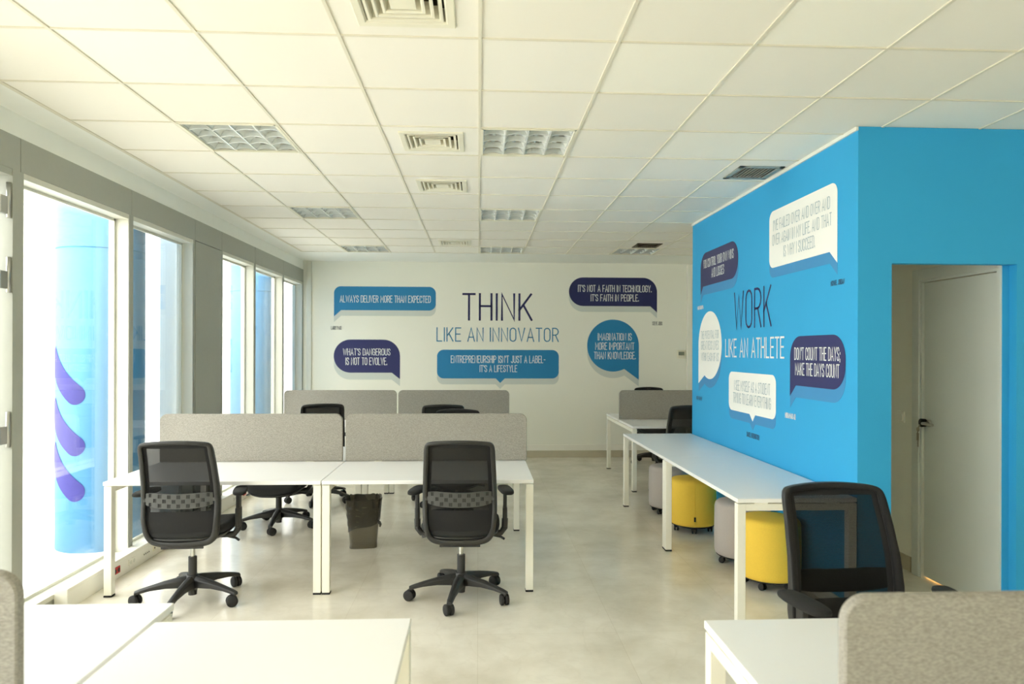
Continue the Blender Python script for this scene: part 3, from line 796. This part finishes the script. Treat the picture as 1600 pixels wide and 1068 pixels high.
def make_chair(label, group, phase=0.3, lift=0.0, seed=1):
    rnd = random.Random(seed)
    t = thing('office_chair', label, 'chair', (0, 0, 0), 0, group)
    z = lift
    for k in range(5):
        a = phase + k * 2 * PI / 5
        lg = star_leg(a).build('base_leg', M['black'], t, bevel=0.003)
        caster(a, rnd.uniform(0, PI)).build('caster', M['rubber'], lg)
    b = MB(); b.lathe([(0.0, 0.05), (0.026, 0.05), (0.03, 0.075), (0.042, 0.09), (0.042, 0.15), (0.034, 0.17), (0.0, 0.17)], smooth=False); b.build('base_hub', M['black'], t)
    b = MB(); b.lathe([(0.0, 0.04), (0.026, 0.04), (0.026, 0.285), (0.0, 0.285)], smooth=False); b.build('gas_lift', M['black'], t)
    b = MB(); b.lathe([(0.0, 0.26), (0.0145, 0.26), (0.0145, 0.395 + z), (0.0, 0.395 + z)], smooth=False); o = b.build('piston', M['chrome'], t); o['label'] = 'shiny chrome piston'
    # mechanism and lever
    b = MB(); b.box(-0.085, 0.085, -0.16, 0.12, 0.385 + z, 0.428 + z, 0.012); b.tube([(0.08, 0.03, 0.405 + z), (0.2, 0.035, 0.403 + z), (0.26, 0.03, 0.392 + z), (0.285, 0.02, 0.378 + z)], [0.008, 0.008, 0.009, 0.008], 8)
    b.tube([(-0.08, 0.03, 0.405 + z), (-0.2, 0.035, 0.403 + z), (-0.26, 0.03, 0.392 + z)], 0.008, 8)
    b.build('mechanism', M['black'], t)
    # seat
    def ring(sc_, zz, n=48):
        out = []
        for q in range(n):
            a = 2 * PI * q / n; ca, sa = math.cos(a), math.sin(a); e = 2 / 3.6
            x = 0.25 * sc_ * math.copysign(abs(ca) ** e, ca); y = 0.02 + 0.245 * sc_ * math.copysign(abs(sa) ** e, sa)
            zz2 = zz - 0.45 * max(0, y - 0.12) ** 2 * 4 + 0.25 * x * x
            out.append(Vector((x, y, zz2 + z)))
        return out
    b = MB(); b.loft([ring(0.55, 0.412), ring(0.9, 0.425), ring(0.975, 0.44), ring(0.99, 0.452)]); b.build('seat_shell', M['black'], t)
    b = MB(); b.loft([ring(0.96, 0.452), ring(1.0, 0.462), ring(1.01, 0.48), ring(0.99, 0.5), ring(0.94, 0.512), ring(0.75, 0.514), ring(0.35, 0.51), ring(0.05, 0.508)]); b.build('seat', M['black_soft'], t)
    # back frame
    half = [(0.0, 0.392), (0.1, 0.396), (0.17, 0.412), (0.21, 0.455), (0.226, 0.53), (0.233, 0.62), (0.232, 0.72), (0.228, 0.84), (0.222, 0.95), (0.217, 1.02), (0.203, 1.052), (0.17, 1.064), (0.08, 1.072)]
    pts = half + [(0.0, 1.074)] + [(-x, zz) for x, zz in reversed(half[1:])]
    O = smooth_closed([(x, zz, 0) for x, zz in pts], 5)
    n = len(O); I = []
    for i in range(n):
        d = (O[(i + 1) % n] - O[i - 1]).normalized(); nrm = Vector((-d.y, d.x, 0))
        zz = O[i].y
        w = 0.03 + 0.014 * max(0, min(1, (0.5 - zz) / 0.12)) - 0.006 * max(0, min(1, (zz - 1.0) / 0.05))
        I.append(O[i] + nrm * w)
    def P(v, dy): return Vector((v.x, back_y(v.y, v.x) + dy, v.y + z))
    b = MB()
    secs = []
    for i in range(n):
        m1 = O[i] * 0.88 + I[i] * 0.12; m2 = O[i] * 0.12 + I[i] * 0.88
        fd = 0.022 + 0.016 * max(0, min(1, (0.85 - O[i].y) / 0.3))
        secs.append([P(O[i], fd - 0.006), P(O[i], -0.008), P(m1, -0.018), P(m2, -0.018), P(I[i], -0.008), P(I[i], 0.012), P(m2, fd), P(m1, fd)])
    b.loft(secs, caps=False, loop=True)
    for f in b.bm.faces:
        f.material_index = 0
    for k, f in enumerate(b.bm.faces):
        if k % 8 in (5, 6, 7): f.material_index = 1
    b.build('back_frame', [M['black'], M['front_fabric']], t)
    # mesh panel: from seat level to the top, inside the frame
    def inner_w(zz):
        best = 0
        for i in range(n):
            a, c = I[i], I[(i + 1) % n]
            if (a.y - zz) * (c.y - zz) <= 0 and a.y != c.y:
                k = (zz - a.y) / (c.y - a.y); best = max(best, abs(a.x + (c.x - a.x) * k))
        return best
    b = MB(); rows = []
    zmax = max(v.y for v in I) - 0.001; zmin = min(v.y for v in I) + 0.001
    for r in range(33):
        zz = zmin + (zmax - zmin) * (0.5 - 0.5 * math.cos(PI * r / 32)); w = inner_w(zz) + 0.004
        us_ = [-1, -1 + 0.026 / w] + [(1 - 0.026 / w) * (2 * c / 18 - 1) for c in range(1, 18)] + [1 - 0.026 / w, 1] if w > 0.03 else [2 * c / 20 - 1 for c in range(21)]
        rows.append([Vector((w * q, back_y(zz, w * q) + 0.006, zz + z)) for q in us_])
    b.loft(rows, closed=False, caps=False)
    for k, f in enumerate(b.bm.faces):
        f.material_index = 1 if (k % 20 in (0, 19) or k // 20 > 27 or f.calc_center_median().z - z < 0.625) else 0
    b.build('mesh_panel', [M['mesh'], M['front_fabric']], t)
    # lumbar support with slots
    b = MB(); secs = []
    zc = 0.7; NX = 26
    for c in range(NX + 1):
        x = -0.198 + 0.396 * c / NX; e = 1 - (abs(x) / 0.198) ** 6 * 0.25
        h = 0.046 * e; zc2 = zc + 0.006 - 0.014 * (1 - (x / 0.198) ** 2)
        y = back_y(zc, x) - 0.004
        secs.append([Vector((x, y, zc2 - h + z)), Vector((x, y - 0.012, zc2 - h + z)), Vector((x, y - 0.012, zc2 + h + z)), Vector((x, y, zc2 + h + z))])
    b.loft(secs, smooth=False)
    for r in range(3):
        for c in range(13):
            if (r + c) % 2: continue
            x = -0.168 + 0.336 * c / 12; zz = zc + 0.006 - 0.014 * (1 - (x / 0.198) ** 2) + (r - 1) * 0.028
            y = back_y(zc, x) - 0.016
            for q in (-1, 0, 1):
                b.box(x + q * 0.0075 - 0.0021, x + q * 0.0075 + 0.0021, y - 0.0012, y + 0.002, zz - 0.011 + z, zz + 0.011 + z, mi=1)
    for sx in (-1, 1): b.box(sx * 0.203 - 0.012, sx * 0.203 + 0.012, back_y(0.7, 0.2) - 0.016, back_y(0.7, 0.2) - 0.002, 0.688 + z, 0.712 + z, 0.003)
    o = b.build('lumbar_support', [M['lumbar'], M['slot']], t); o['label'] = 'dark grey lumbar band with a chequer of slots'
    # bracket joining back and seat
    b = MB(); b.loft([[Vector((sx * w, y, zz + z)) for sx, zz in ((-1, za), (1, za), (1, zb), (-1, zb))] for y, w, za, zb in ((-0.12, 0.07, 0.39, 0.425), (-0.16, 0.1, 0.385, 0.43), (-0.185, 0.13, 0.382, 0.43))], smooth=False)
    b.build('back_bracket', M['black'], t, bevel=0.004)
    # armrests
    for s in (-1, 1):
        b = MB()
        b.tube([(s * 0.1, 0.0, 0.422 + z), (s * 0.2, 0.0, 0.42 + z), (s * 0.262, 0.0, 0.428 + z), (s * 0.285, 0.0, 0.46 + z), (s * 0.287, 0.0, 0.52 + z)], [0.016, 0.018, 0.02, 0.021, 0.021], 12)
        b.box(s * 0.287 - 0.015, s * 0.287 + 0.015, -0.034, 0.034, 0.47 + z, 0.6 + z, 0.008); b.box(s * 0.287 - 0.012, s * 0.287 + 0.012, -0.027, 0.027, 0.58 + z, 0.695 + z, 0.006)
        ar = b.build('armrest', M['black'], t)
        b = MB()
        def pr(sc_, zz):
            out = []
            for q in range(28):
                a = 2 * PI * q / 28; ca, sa = math.cos(a), math.sin(a); e = 2 / 3.0
                y = 0.02 + 0.125 * sc_ * math.copysign(abs(sa) ** e, sa); x = 0.044 * sc_ * math.copysign(abs(ca) ** e, ca)
                out.append(Vector((s * (0.295 - 0.02 * y / 0.12) + x, y, zz + z)))
            return out
        b.loft([pr(0.86, 0.69), pr(0.97, 0.695), pr(1, 0.703), pr(0.97, 0.712), pr(0.86, 0.717), pr(0.4, 0.718)]); b.build('arm_pad', M['black_soft'], ar)
    return t
GC = 'black mesh office chairs'
def put(o, x, y, rz): o.location = (x, y, 0); o.rotation_euler = (0, 0, rz); return o
R = math.radians
# facing +y (into the desk) is rz = 0
CH = [('black mesh office chair in the open at the window-side bench, seen from behind', -1.845, 4.62, 3, 52, 0.0),
      ('black mesh office chair standing square to the centre bench, seen from behind', -0.11, 4.6, -1, 43, 0.0),
      ('black office chair behind the window-side screen, its base showing under the desk', -1.83, 6.52, 180, 201, -0.085),
      ('black office chair beyond the centre screen, largely hidden by the chair in front', -0.2, 6.5, 180, 209, -0.02),
      ('black office chair whose back top shows above the window-side screen of the nearer pair', -1.69, 7.6, 16, 52, 0.0),
      ('black office chair whose back top shows above the centre screen', -0.37, 7.5, 2, 20, 0.0),
      ('black office chair in front of the far corner bench, half hidden by the blue wall', 2.28, 7.75, 0, 10, -0.03),
      ('black office chair behind the far corner screen, its top edge just showing', 2.53, 9.98, 180, 47, 0.015),
      ('black mesh office chair at near right facing the camera behind the large screen', 1.48, 2.53, 182, 10, 0.0)]
for i, (lb, x, y, rz, ph, lift) in enumerate(CH):
    c = make_chair(lb, GC, R(ph - rz), lift, i + 3); put(c, x, y, R(rz))

# ------------------------------------------------------------------ stools
def stool(label, x, y, m, rz, tag=False):
    t = thing('stool', label, 'stool', (x, y, 0), rz, 'round fabric stools on castors')
    b = MB(); r = 0.205; z0, z1 = 0.068, 0.47
    prof = [(0.0, z0), (r - 0.012, z0), (r - 0.004, z0 + 0.008), (r, z0 + 0.03), (r + 0.003, (z0 + z1) / 2), (r, z1 - 0.04), (r - 0.006, z1 - 0.018), (r - 0.022, z1 - 0.003), (r - 0.05, z1 + 0.003), (0.06, z1 + 0.008), (0.0, z1 + 0.008)]
    b.lathe(prof, seg=64); b.build('cushion', m, t)
    b = MB(); b.tube([(0.0, -r + 0.03, z1 + 0.004), (0, -r + 0.006, z1 - 0.017), (0, -r - 0.001, z1 - 0.05), (0, -r - 0.004, 0.27), (0, -r - 0.001, z0 + 0.03)], 0.0022, 6); b.build('seam', m, t)
    b = MB(); b.box(-0.008, 0.008, -r - 0.007, -r + 0.002, 0.12, 0.16, 0.001); b.build('fabric_tag', M['tag'], t)
    b = MB(); b.lathe([(0.0, 0.052), (r - 0.03, 0.052), (r - 0.012, 0.06), (r - 0.012, 0.07), (0.0, 0.07)], seg=48); b.build('base_plate', M['rubber'], t)
    for k in range(5):
        a = R(-90 + 72 * k); cx, cy = (r - 0.05) * math.cos(a), (r - 0.05) * math.sin(a)
        b = MB(); b.lathe([(0.008, 0.03), (0.008, 0.053)], (cx, cy, 0), 10)
        for s in (-0.02, 0.006): b.lathe([(0.006, s), (0.02, s), (0.023, s + 0.003), (0.023, s + 0.011), (0.02, s + 0.014), (0.006, s + 0.014)], (cx, cy + 0.008, 0.023), 16, axis='x')
        b.box(cx - 0.022, cx + 0.022, cy - 0.008, cy + 0.014, 0.036, 0.05, 0.003); b.build('caster', M['rubber'], t)
    return t
stool('yellow round stool on castors under the middle of the long white tables', 1.95, 6.27, M['yellow'], R(-12))
stool('yellow round stool on castors under the near table end, beside the black chair', 2.03, 4.78, M['yellow'], R(35))
stool('grey round stool on castors under the near table, behind the near yellow stool', 2.035, 5.3, M['greyfab'], R(60))
stool('grey round stool on castors under the far table, beyond the farther yellow stool', 1.93, 6.97, M['greyfab'], R(20))

# ------------------------------------------------------------------ bin with liner
t = thing('waste_bin', 'smoky black waste bin with a knotted liner under the centre bench', 'bin', (-0.95, 5.86, 0), R(8))
def bin_ring(wx, wy, zz, n=48, wr=0.0, seed=0):
    out = []
    for q in range(n):
        a = 2 * PI * q / n; ca, sa = math.cos(a), math.sin(a); e = 2 / 5.0
        k = 1 + wr * math.sin(q * 2.7 + zz * 70 + seed) * (0.5 + 0.5 * math.sin(q * 1.3 + seed))
        out.append(Vector((wx * k * math.copysign(abs(ca) ** e, ca), wy * k * math.copysign(abs(sa) ** e, sa), zz)))
    return out
def bwid(zz): f = zz / 0.4; return 0.108 + 0.032 * f, 0.092 + 0.028 * f
b = MB(); secs = [bin_ring(0.112, 0.096, 0.0), bin_ring(0.112, 0.096, 0.012)]
for k in range(9):
    zz = 0.012 + 0.388 * k / 8; secs.append(bin_ring(*bwid(zz), zz))
b.loft(secs, caps=False); f = b.bm.faces.new([b.bm.verts.new(v) for v in bin_ring(0.11, 0.094, 0.003)]); b.build('bin_body', M['bin'], t)
b = MB(); n = 72; rows = []
for r in range(15):
    k = r / 14; row = []
    for q in range(n):
        a = 2 * PI * q / n; ca, sa = math.cos(a), math.sin(a); e = 2 / 5.0
        # lower hem slants up towards the knot on the right-hand front
        kx = (ca + 1) / 2
        zlow = 0.13 + 0.09 * kx; zz = 0.405 - (0.405 - zlow) * k
        wx, wy = bwid(zz)
        knot = Vector((0.13, -0.105)); 
        px, pz = wx * math.copysign(abs(ca) ** e, ca), zz
        ang = math.atan2(pz - 0.215, px - 0.125); fold = 0.0035 * math.sin(ang * 26) * (1 if sa < 0 else 0.3)
        g = 1.035 + (0.02 if r < 2 else 0) + fold / 0.12 + 0.02 * math.sin(q * 0.9 + 2.0 * k)
        row.append(Vector((wx * g * math.copysign(abs(ca) ** e, ca), wy * g * math.copysign(abs(sa) ** e, sa), zz + (0.004 * math.sin(q * 1.7) if r == 0 else 0))))
    rows.append(row)
rows = [[Vector((v.x * 0.9, v.y * 0.9, 0.33)) for v in rows[0]], [Vector((v.x * 0.955, v.y * 0.955, v.z - 0.004)) for v in rows[0]]] + rows
b.loft(rows, caps=False); b.build('bin_liner', M['bag'], t)
b = MB(); b.tube([(0.115, -0.118, 0.235), (0.128, -0.126, 0.218), (0.138, -0.12, 0.2), (0.134, -0.118, 0.18)], [0.006, 0.014, 0.01, 0.006], 10); b.build('liner_knot', M['bag'], t)

# ------------------------------------------------------------------ window-sill trunking with sockets
t = thing('cable_trunking', 'white cable trunking with red sockets along the foot of the windows', 'trunking', (-2.588, 7.5, 0))
b = MB(); b.box(-0.042, 0.042, 4.47 - 7.5, 10.55 - 7.5, 0.0, 0.132, 0.004); b.build('channel', M['white_plastic'], t)
b = MB(); b.box(0.0405, 0.0435, 4.474 - 7.5, 10.54 - 7.5, 0.022, 0.112, 0.001); b.build('cover_strip', M['white_plastic'], t)
def socket(y, m, n, lab=None):
    b = MB()
    for q in range(n):
        yy = y - 7.5 + (q - (n - 1) / 2) * 0.047
        b.box(0.043, 0.05, yy - 0.0225, yy + 0.0225, 0.042, 0.09, 0.002)
        b.lathe([(0.016, 0.0505), (0.016, 0.0495)], (0, yy, 0.066), 16, mi=1, axis='x')
    o = b.build('socket', [m, M['dark_gap'] if m is M['red'] else M['frame']], t)
    if lab: o['label'] = lab
socket(5.05, M['red'], 2, 'red double socket'); socket(5.27, M['white_plastic'], 2); socket(5.78, M['red'], 2, 'red double socket')
socket(7.75, M['red'], 2, 'red double socket'); socket(7.45, M['white_plastic'], 2)
b = MB()
for q in range(4): b.box(0.043, 0.05, 5.44 - 7.5 + q * 0.026, 5.458 - 7.5 + q * 0.026, 0.055, 0.072, 0.001); b.box(0.0495, 0.0508, 5.4435 - 7.5 + q * 0.026, 5.4545 - 7.5 + q * 0.026, 0.058, 0.068, mi=1)
b.build('data_socket', [M['white_plastic'], M['dark_gap']], t)
b = MB(); b.box(0.043, 0.05, 5.6 - 7.5, 5.645 - 7.5, 0.042, 0.09, 0.002); b.box(0.0495, 0.0512, 5.615 - 7.5, 5.63 - 7.5, 0.06, 0.072, mi=1); b.build('switch', [M['vent'], M['dark_gap']], t)

# thermostat, light switch
t = thing('thermostat', 'small cream thermostat with grey display on the back wall near its right end', 'thermostat', (3.112, YB, 1.51))
b = MB(); b.box(-0.065, 0.065, -0.028, 0, 0, 0.13, 0.005); b.build('housing', M['vent'], t)
b = MB(); b.box(-0.045, 0.045, -0.031, -0.027, 0.05, 0.105, 0.001); b.build('display', M['lcd'], t)
b = MB()
for q in range(3): b.box(-0.04 + q * 0.032, -0.022 + q * 0.032, -0.031, -0.027, 0.018, 0.034, 0.002)
b.build('button', M['frame'], t)
t = thing('light_switch', 'white light switch on the corridor wall beside the white door', 'switch', (WX, 5.13, 1.09))
b = MB(); b.box(-0.01, 0, -0.042, 0.042, 0, 0.084, 0.003); b.build('plate', M['white_plastic'], t)
b = MB(); b.box(-0.016, -0.009, -0.028, 0.028, 0.014, 0.07, 0.002); b.build('rocker', M['white_plastic'], t)

# ------------------------------------------------------------------ ceiling fittings
def lum(c, label):
    x0, x1, y0, y1 = cell(*c); cx, cy = (x0 + x1) / 2, (y0 + y1) / 2
    t = thing('ceiling_light', label, 'ceiling light', (cx, cy, CZ), 0, 'louvred ceiling lights')
    h = 0.286
    b = MB()
    for s in (-1, 1):
        b.box(s * h - 0.008, s * h + 0.008, -h - 0.008, h + 0.008, -0.008, 0.003); b.box(-h, h, s * h - 0.008, s * h + 0.008, -0.008, 0.003)
    b.build('frame', M['vent'], t)
    b = MB(); g = 0.278
    b.box(-g, g, -g, g, 0.1, 0.104)
    b.build('reflector', M['louvre'], t)
    b = MB()
    # lengthwise parabolic reflectors and cross blades of the 4 x 4 louvre
    for k in range(5):
        p = -g + 2 * g * k / 4
        secs = []
        for (w, zz) in ((0.004, 0.0), (0.007, 0.012), (0.016, 0.03), (0.03, 0.055)):
            secs.append((w, zz))
        for sgn in (-1, 1):
            if (k == 0 and sgn < 0) or (k == 4 and sgn > 0): continue
            b.loft([[Vector((p + sgn * w, -g, zz + 0.002)), Vector((p + sgn * w, g, zz + 0.002))] for w, zz in secs], closed=False, caps=False)
        b.box(max(-g, p - 0.004), min(g, p + 0.004), -g, g, 0.0015, 0.0035)
    for k in range(5):
        p = -g + 2 * g * k / 4
        for q in range(4):
            xa = -g + 2 * g * q / 4 + 0.004; xb = -g + 2 * g * (q + 1) / 4 - 0.004
            N = 8; secs = []
            for r in range(N + 1):
                f = r / N; x = xa + (xb - xa) * f; dip = 0.012 * math.sin(PI * f)
                y0_, y1_ = max(-g, p - 0.006), min(g, p + 0.006)
                secs.append([Vector((x, y0_, 0.002 + dip)), Vector((x, y1_, 0.002 + dip)), Vector((x, p, 0.045))])
            b.loft(secs, smooth=False)
    b.build('louvre', M['louvre'], t)
    for k in range(4):
        x = -g + 2 * g * (k + 0.5) / 4
        b = MB(); b.lathe([(0.0, -0.26), (0.013, -0.26), (0.013, 0.26), (0.0, 0.26)], (x, 0, 0.075), 12, axis='y'); b.build('tube', M['tube'], t)
    return t
for c, lb in zip(lights, ('large louvred ceiling light at left, nearest of the row by the windows', 'louvred ceiling light in the middle, nearest of the centre row', 'louvred ceiling light by the windows, second of the window row from the camera',
                          'louvred ceiling light in the middle, second of the centre row from the camera', 'louvred ceiling light above the far left corner, close to the back wall', 'louvred ceiling light close to the back wall above the word THINK', 'louvred ceiling light close to the back wall beside a dark grille')):
    lum(c, lb)
def vent(c, label):
    x0, x1, y0, y1 = cell(*c)
    t = thing('air_vent', label, 'air vent', ((x0 + x1) / 2, (y0 + y1) / 2, CZ), 0, 'square ceiling air vents')
    b = MB()
    def sq(h, z): return [Vector((-h, -h, z)), Vector((h, -h, z)), Vector((h, h, z)), Vector((-h, h, z))]
    b.loft([sq(0.2, 0.0), sq(0.2, -0.007), sq(0.196, -0.009), sq(0.168, -0.009), sq(0.16, 0.0), sq(0.168, 0.06)], caps=False, smooth=False); b.build('flange', M['vent'], t)
    for h in (0.152, 0.118, 0.084):
        b = MB(); b.loft([sq(h - 0.011, -0.008), sq(h, -0.008), sq(h, -0.006), sq(h - 0.012, 0.0), sq(h - 0.02, 0.05), sq(h - 0.023, 0.05), sq(h - 0.015, -0.001)], caps=False, smooth=False, loop=True); b.build('vane', M['vent'], t)
    b = MB(); b.loft([sq(0.05, -0.006), sq(0.05, -0.003), sq(0.03, 0.03)], smooth=False); b.build('core', M['vent'], t)
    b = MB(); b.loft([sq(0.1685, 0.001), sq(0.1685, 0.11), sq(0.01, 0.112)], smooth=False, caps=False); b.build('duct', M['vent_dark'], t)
    return t
for c, lb in zip(vents, ('large square air vent cut by the top edge of the photo', 'square air vent left of the nearest middle ceiling light', 'square air vent between the two middle ceiling lights', 'small-looking square air vent farthest away near the back wall')):
    vent(c, lb)
def grille(f, label, m):
    x0, x1, y0, y1 = f; cx, cy = (x0 + x1) / 2, (y0 + y1) / 2
    t = thing('return_grille', label, 'air grille', (cx, cy, CZ), 0, 'slatted ceiling grilles')
    w, d = (x1 - x0) / 2, (y1 - y0) / 2
    b = MB()
    for s in (-1, 1):
        b.box(s * w - 0.018, s * w + 0.018, -d - 0.018, d + 0.018, -0.008, 0.002, 0.001); b.box(-w - 0.018, w + 0.018, s * d - 0.018, s * d + 0.018, -0.008, 0.002, 0.001)
    b.build('frame', m, t)
    N = 11
    for k in range(N):
        x = -w + 2 * w * (k + 0.5) / N
        b = MB(); b.box(-0.002, 0.002, -d + 0.01, d - 0.01, -0.012, 0.012, xf=Matrix.Translation((x, 0, 0.008)) @ Matrix.Rotation(R(35), 4, 'Y')); b.build('slat', m, t)
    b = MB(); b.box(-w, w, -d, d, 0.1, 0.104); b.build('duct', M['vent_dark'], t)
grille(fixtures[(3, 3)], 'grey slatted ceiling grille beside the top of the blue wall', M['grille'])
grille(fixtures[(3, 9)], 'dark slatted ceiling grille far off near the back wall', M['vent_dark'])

# ------------------------------------------------------------------ outside columns
def column(cx, cy, label, stripes):
    r = 0.33
    t = thing('column', label, 'column', (cx, cy, -0.01), 0, 'blue columns outside the windows')
    b = MB(); b.lathe([(0.0, 0), (r, 0), (r, 3.06), (0, 3.06)], seg=72); b.build('shaft', M['column'], t)
    b = MB(); b.lathe([(r + 0.002, 2.455), (r + 0.002, 2.461)], seg=72); b.build('joint_ring', M['text_blue'], t)
    if not stripes: return t
    d = Vector((-cx, -cy, 0)).normalized(); l = Vector((-d.y, d.x, 0))
    if l.x > 0: l = -l
    for (s0, z0, s1, z1, s2, z2) in stripes:
        b = MB(); N = 26; path = []
        for k in range(N + 1):
            q = k / N
            path.append(((1 - q) ** 2 * s0 + 2 * q * (1 - q) * s1 + q * q * s2, (1 - q) ** 2 * z0 + 2 * q * (1 - q) * z1 + q * q * z2))
        def on(p, rr):
            q = p.x / r; return (r + rr) * (math.cos(q) * d + math.sin(q) * l) + Vector((0, 0, p.y))
        def span(c, nrm, hw): return [on(Vector(c) + nrm * hw * (2 * m / 10 - 1), 0.003) for m in range(11)]
        rows = []
        for k in range(N + 1):
            a0, a1 = path[max(k - 1, 0)], path[min(k + 1, N)]
            v = Vector((a1[0] - a0[0], a1[1] - a0[1])).normalized(); nrm = Vector((-v.y, v.x))
            rows.append(span(path[k], nrm, 0.082))
        for k in range(1, 9):
            q = math.sin(PI / 2 * k / 8.2)
            rows.append(span(Vector(path[-1]) + v * 0.082 * q, nrm, 0.082 * math.sqrt(1 - q * q)))
        b.loft(rows, closed=False, caps=False)
        b.build('stripe', M['stripe'], t)
    return t
column(-3.19, 6.08, 'pale blue round column outside the nearest window with purple strokes', [(0.5, 1.62, 0.38, 1.42, 0.195, 1.27), (0.5, 1.2, 0.38, 1.0, 0.195, 0.86), (0.5, 0.84, 0.38, 0.64, 0.195, 0.495)])
column(-3.2, 10.18, 'pale blue round column outside the far windows', None)
b = MB(); b.tube([(0, 0, 0), (0, 0, 2.5)], 0.03, 14); o = b.build('downpipe', M['alu']); o.location = (-4.0, 6.86, 0.13)
o['label'] = 'thin grey pipe on the white wall outside the nearest window'; o['category'] = 'pipe'; o['kind'] = 'thing'
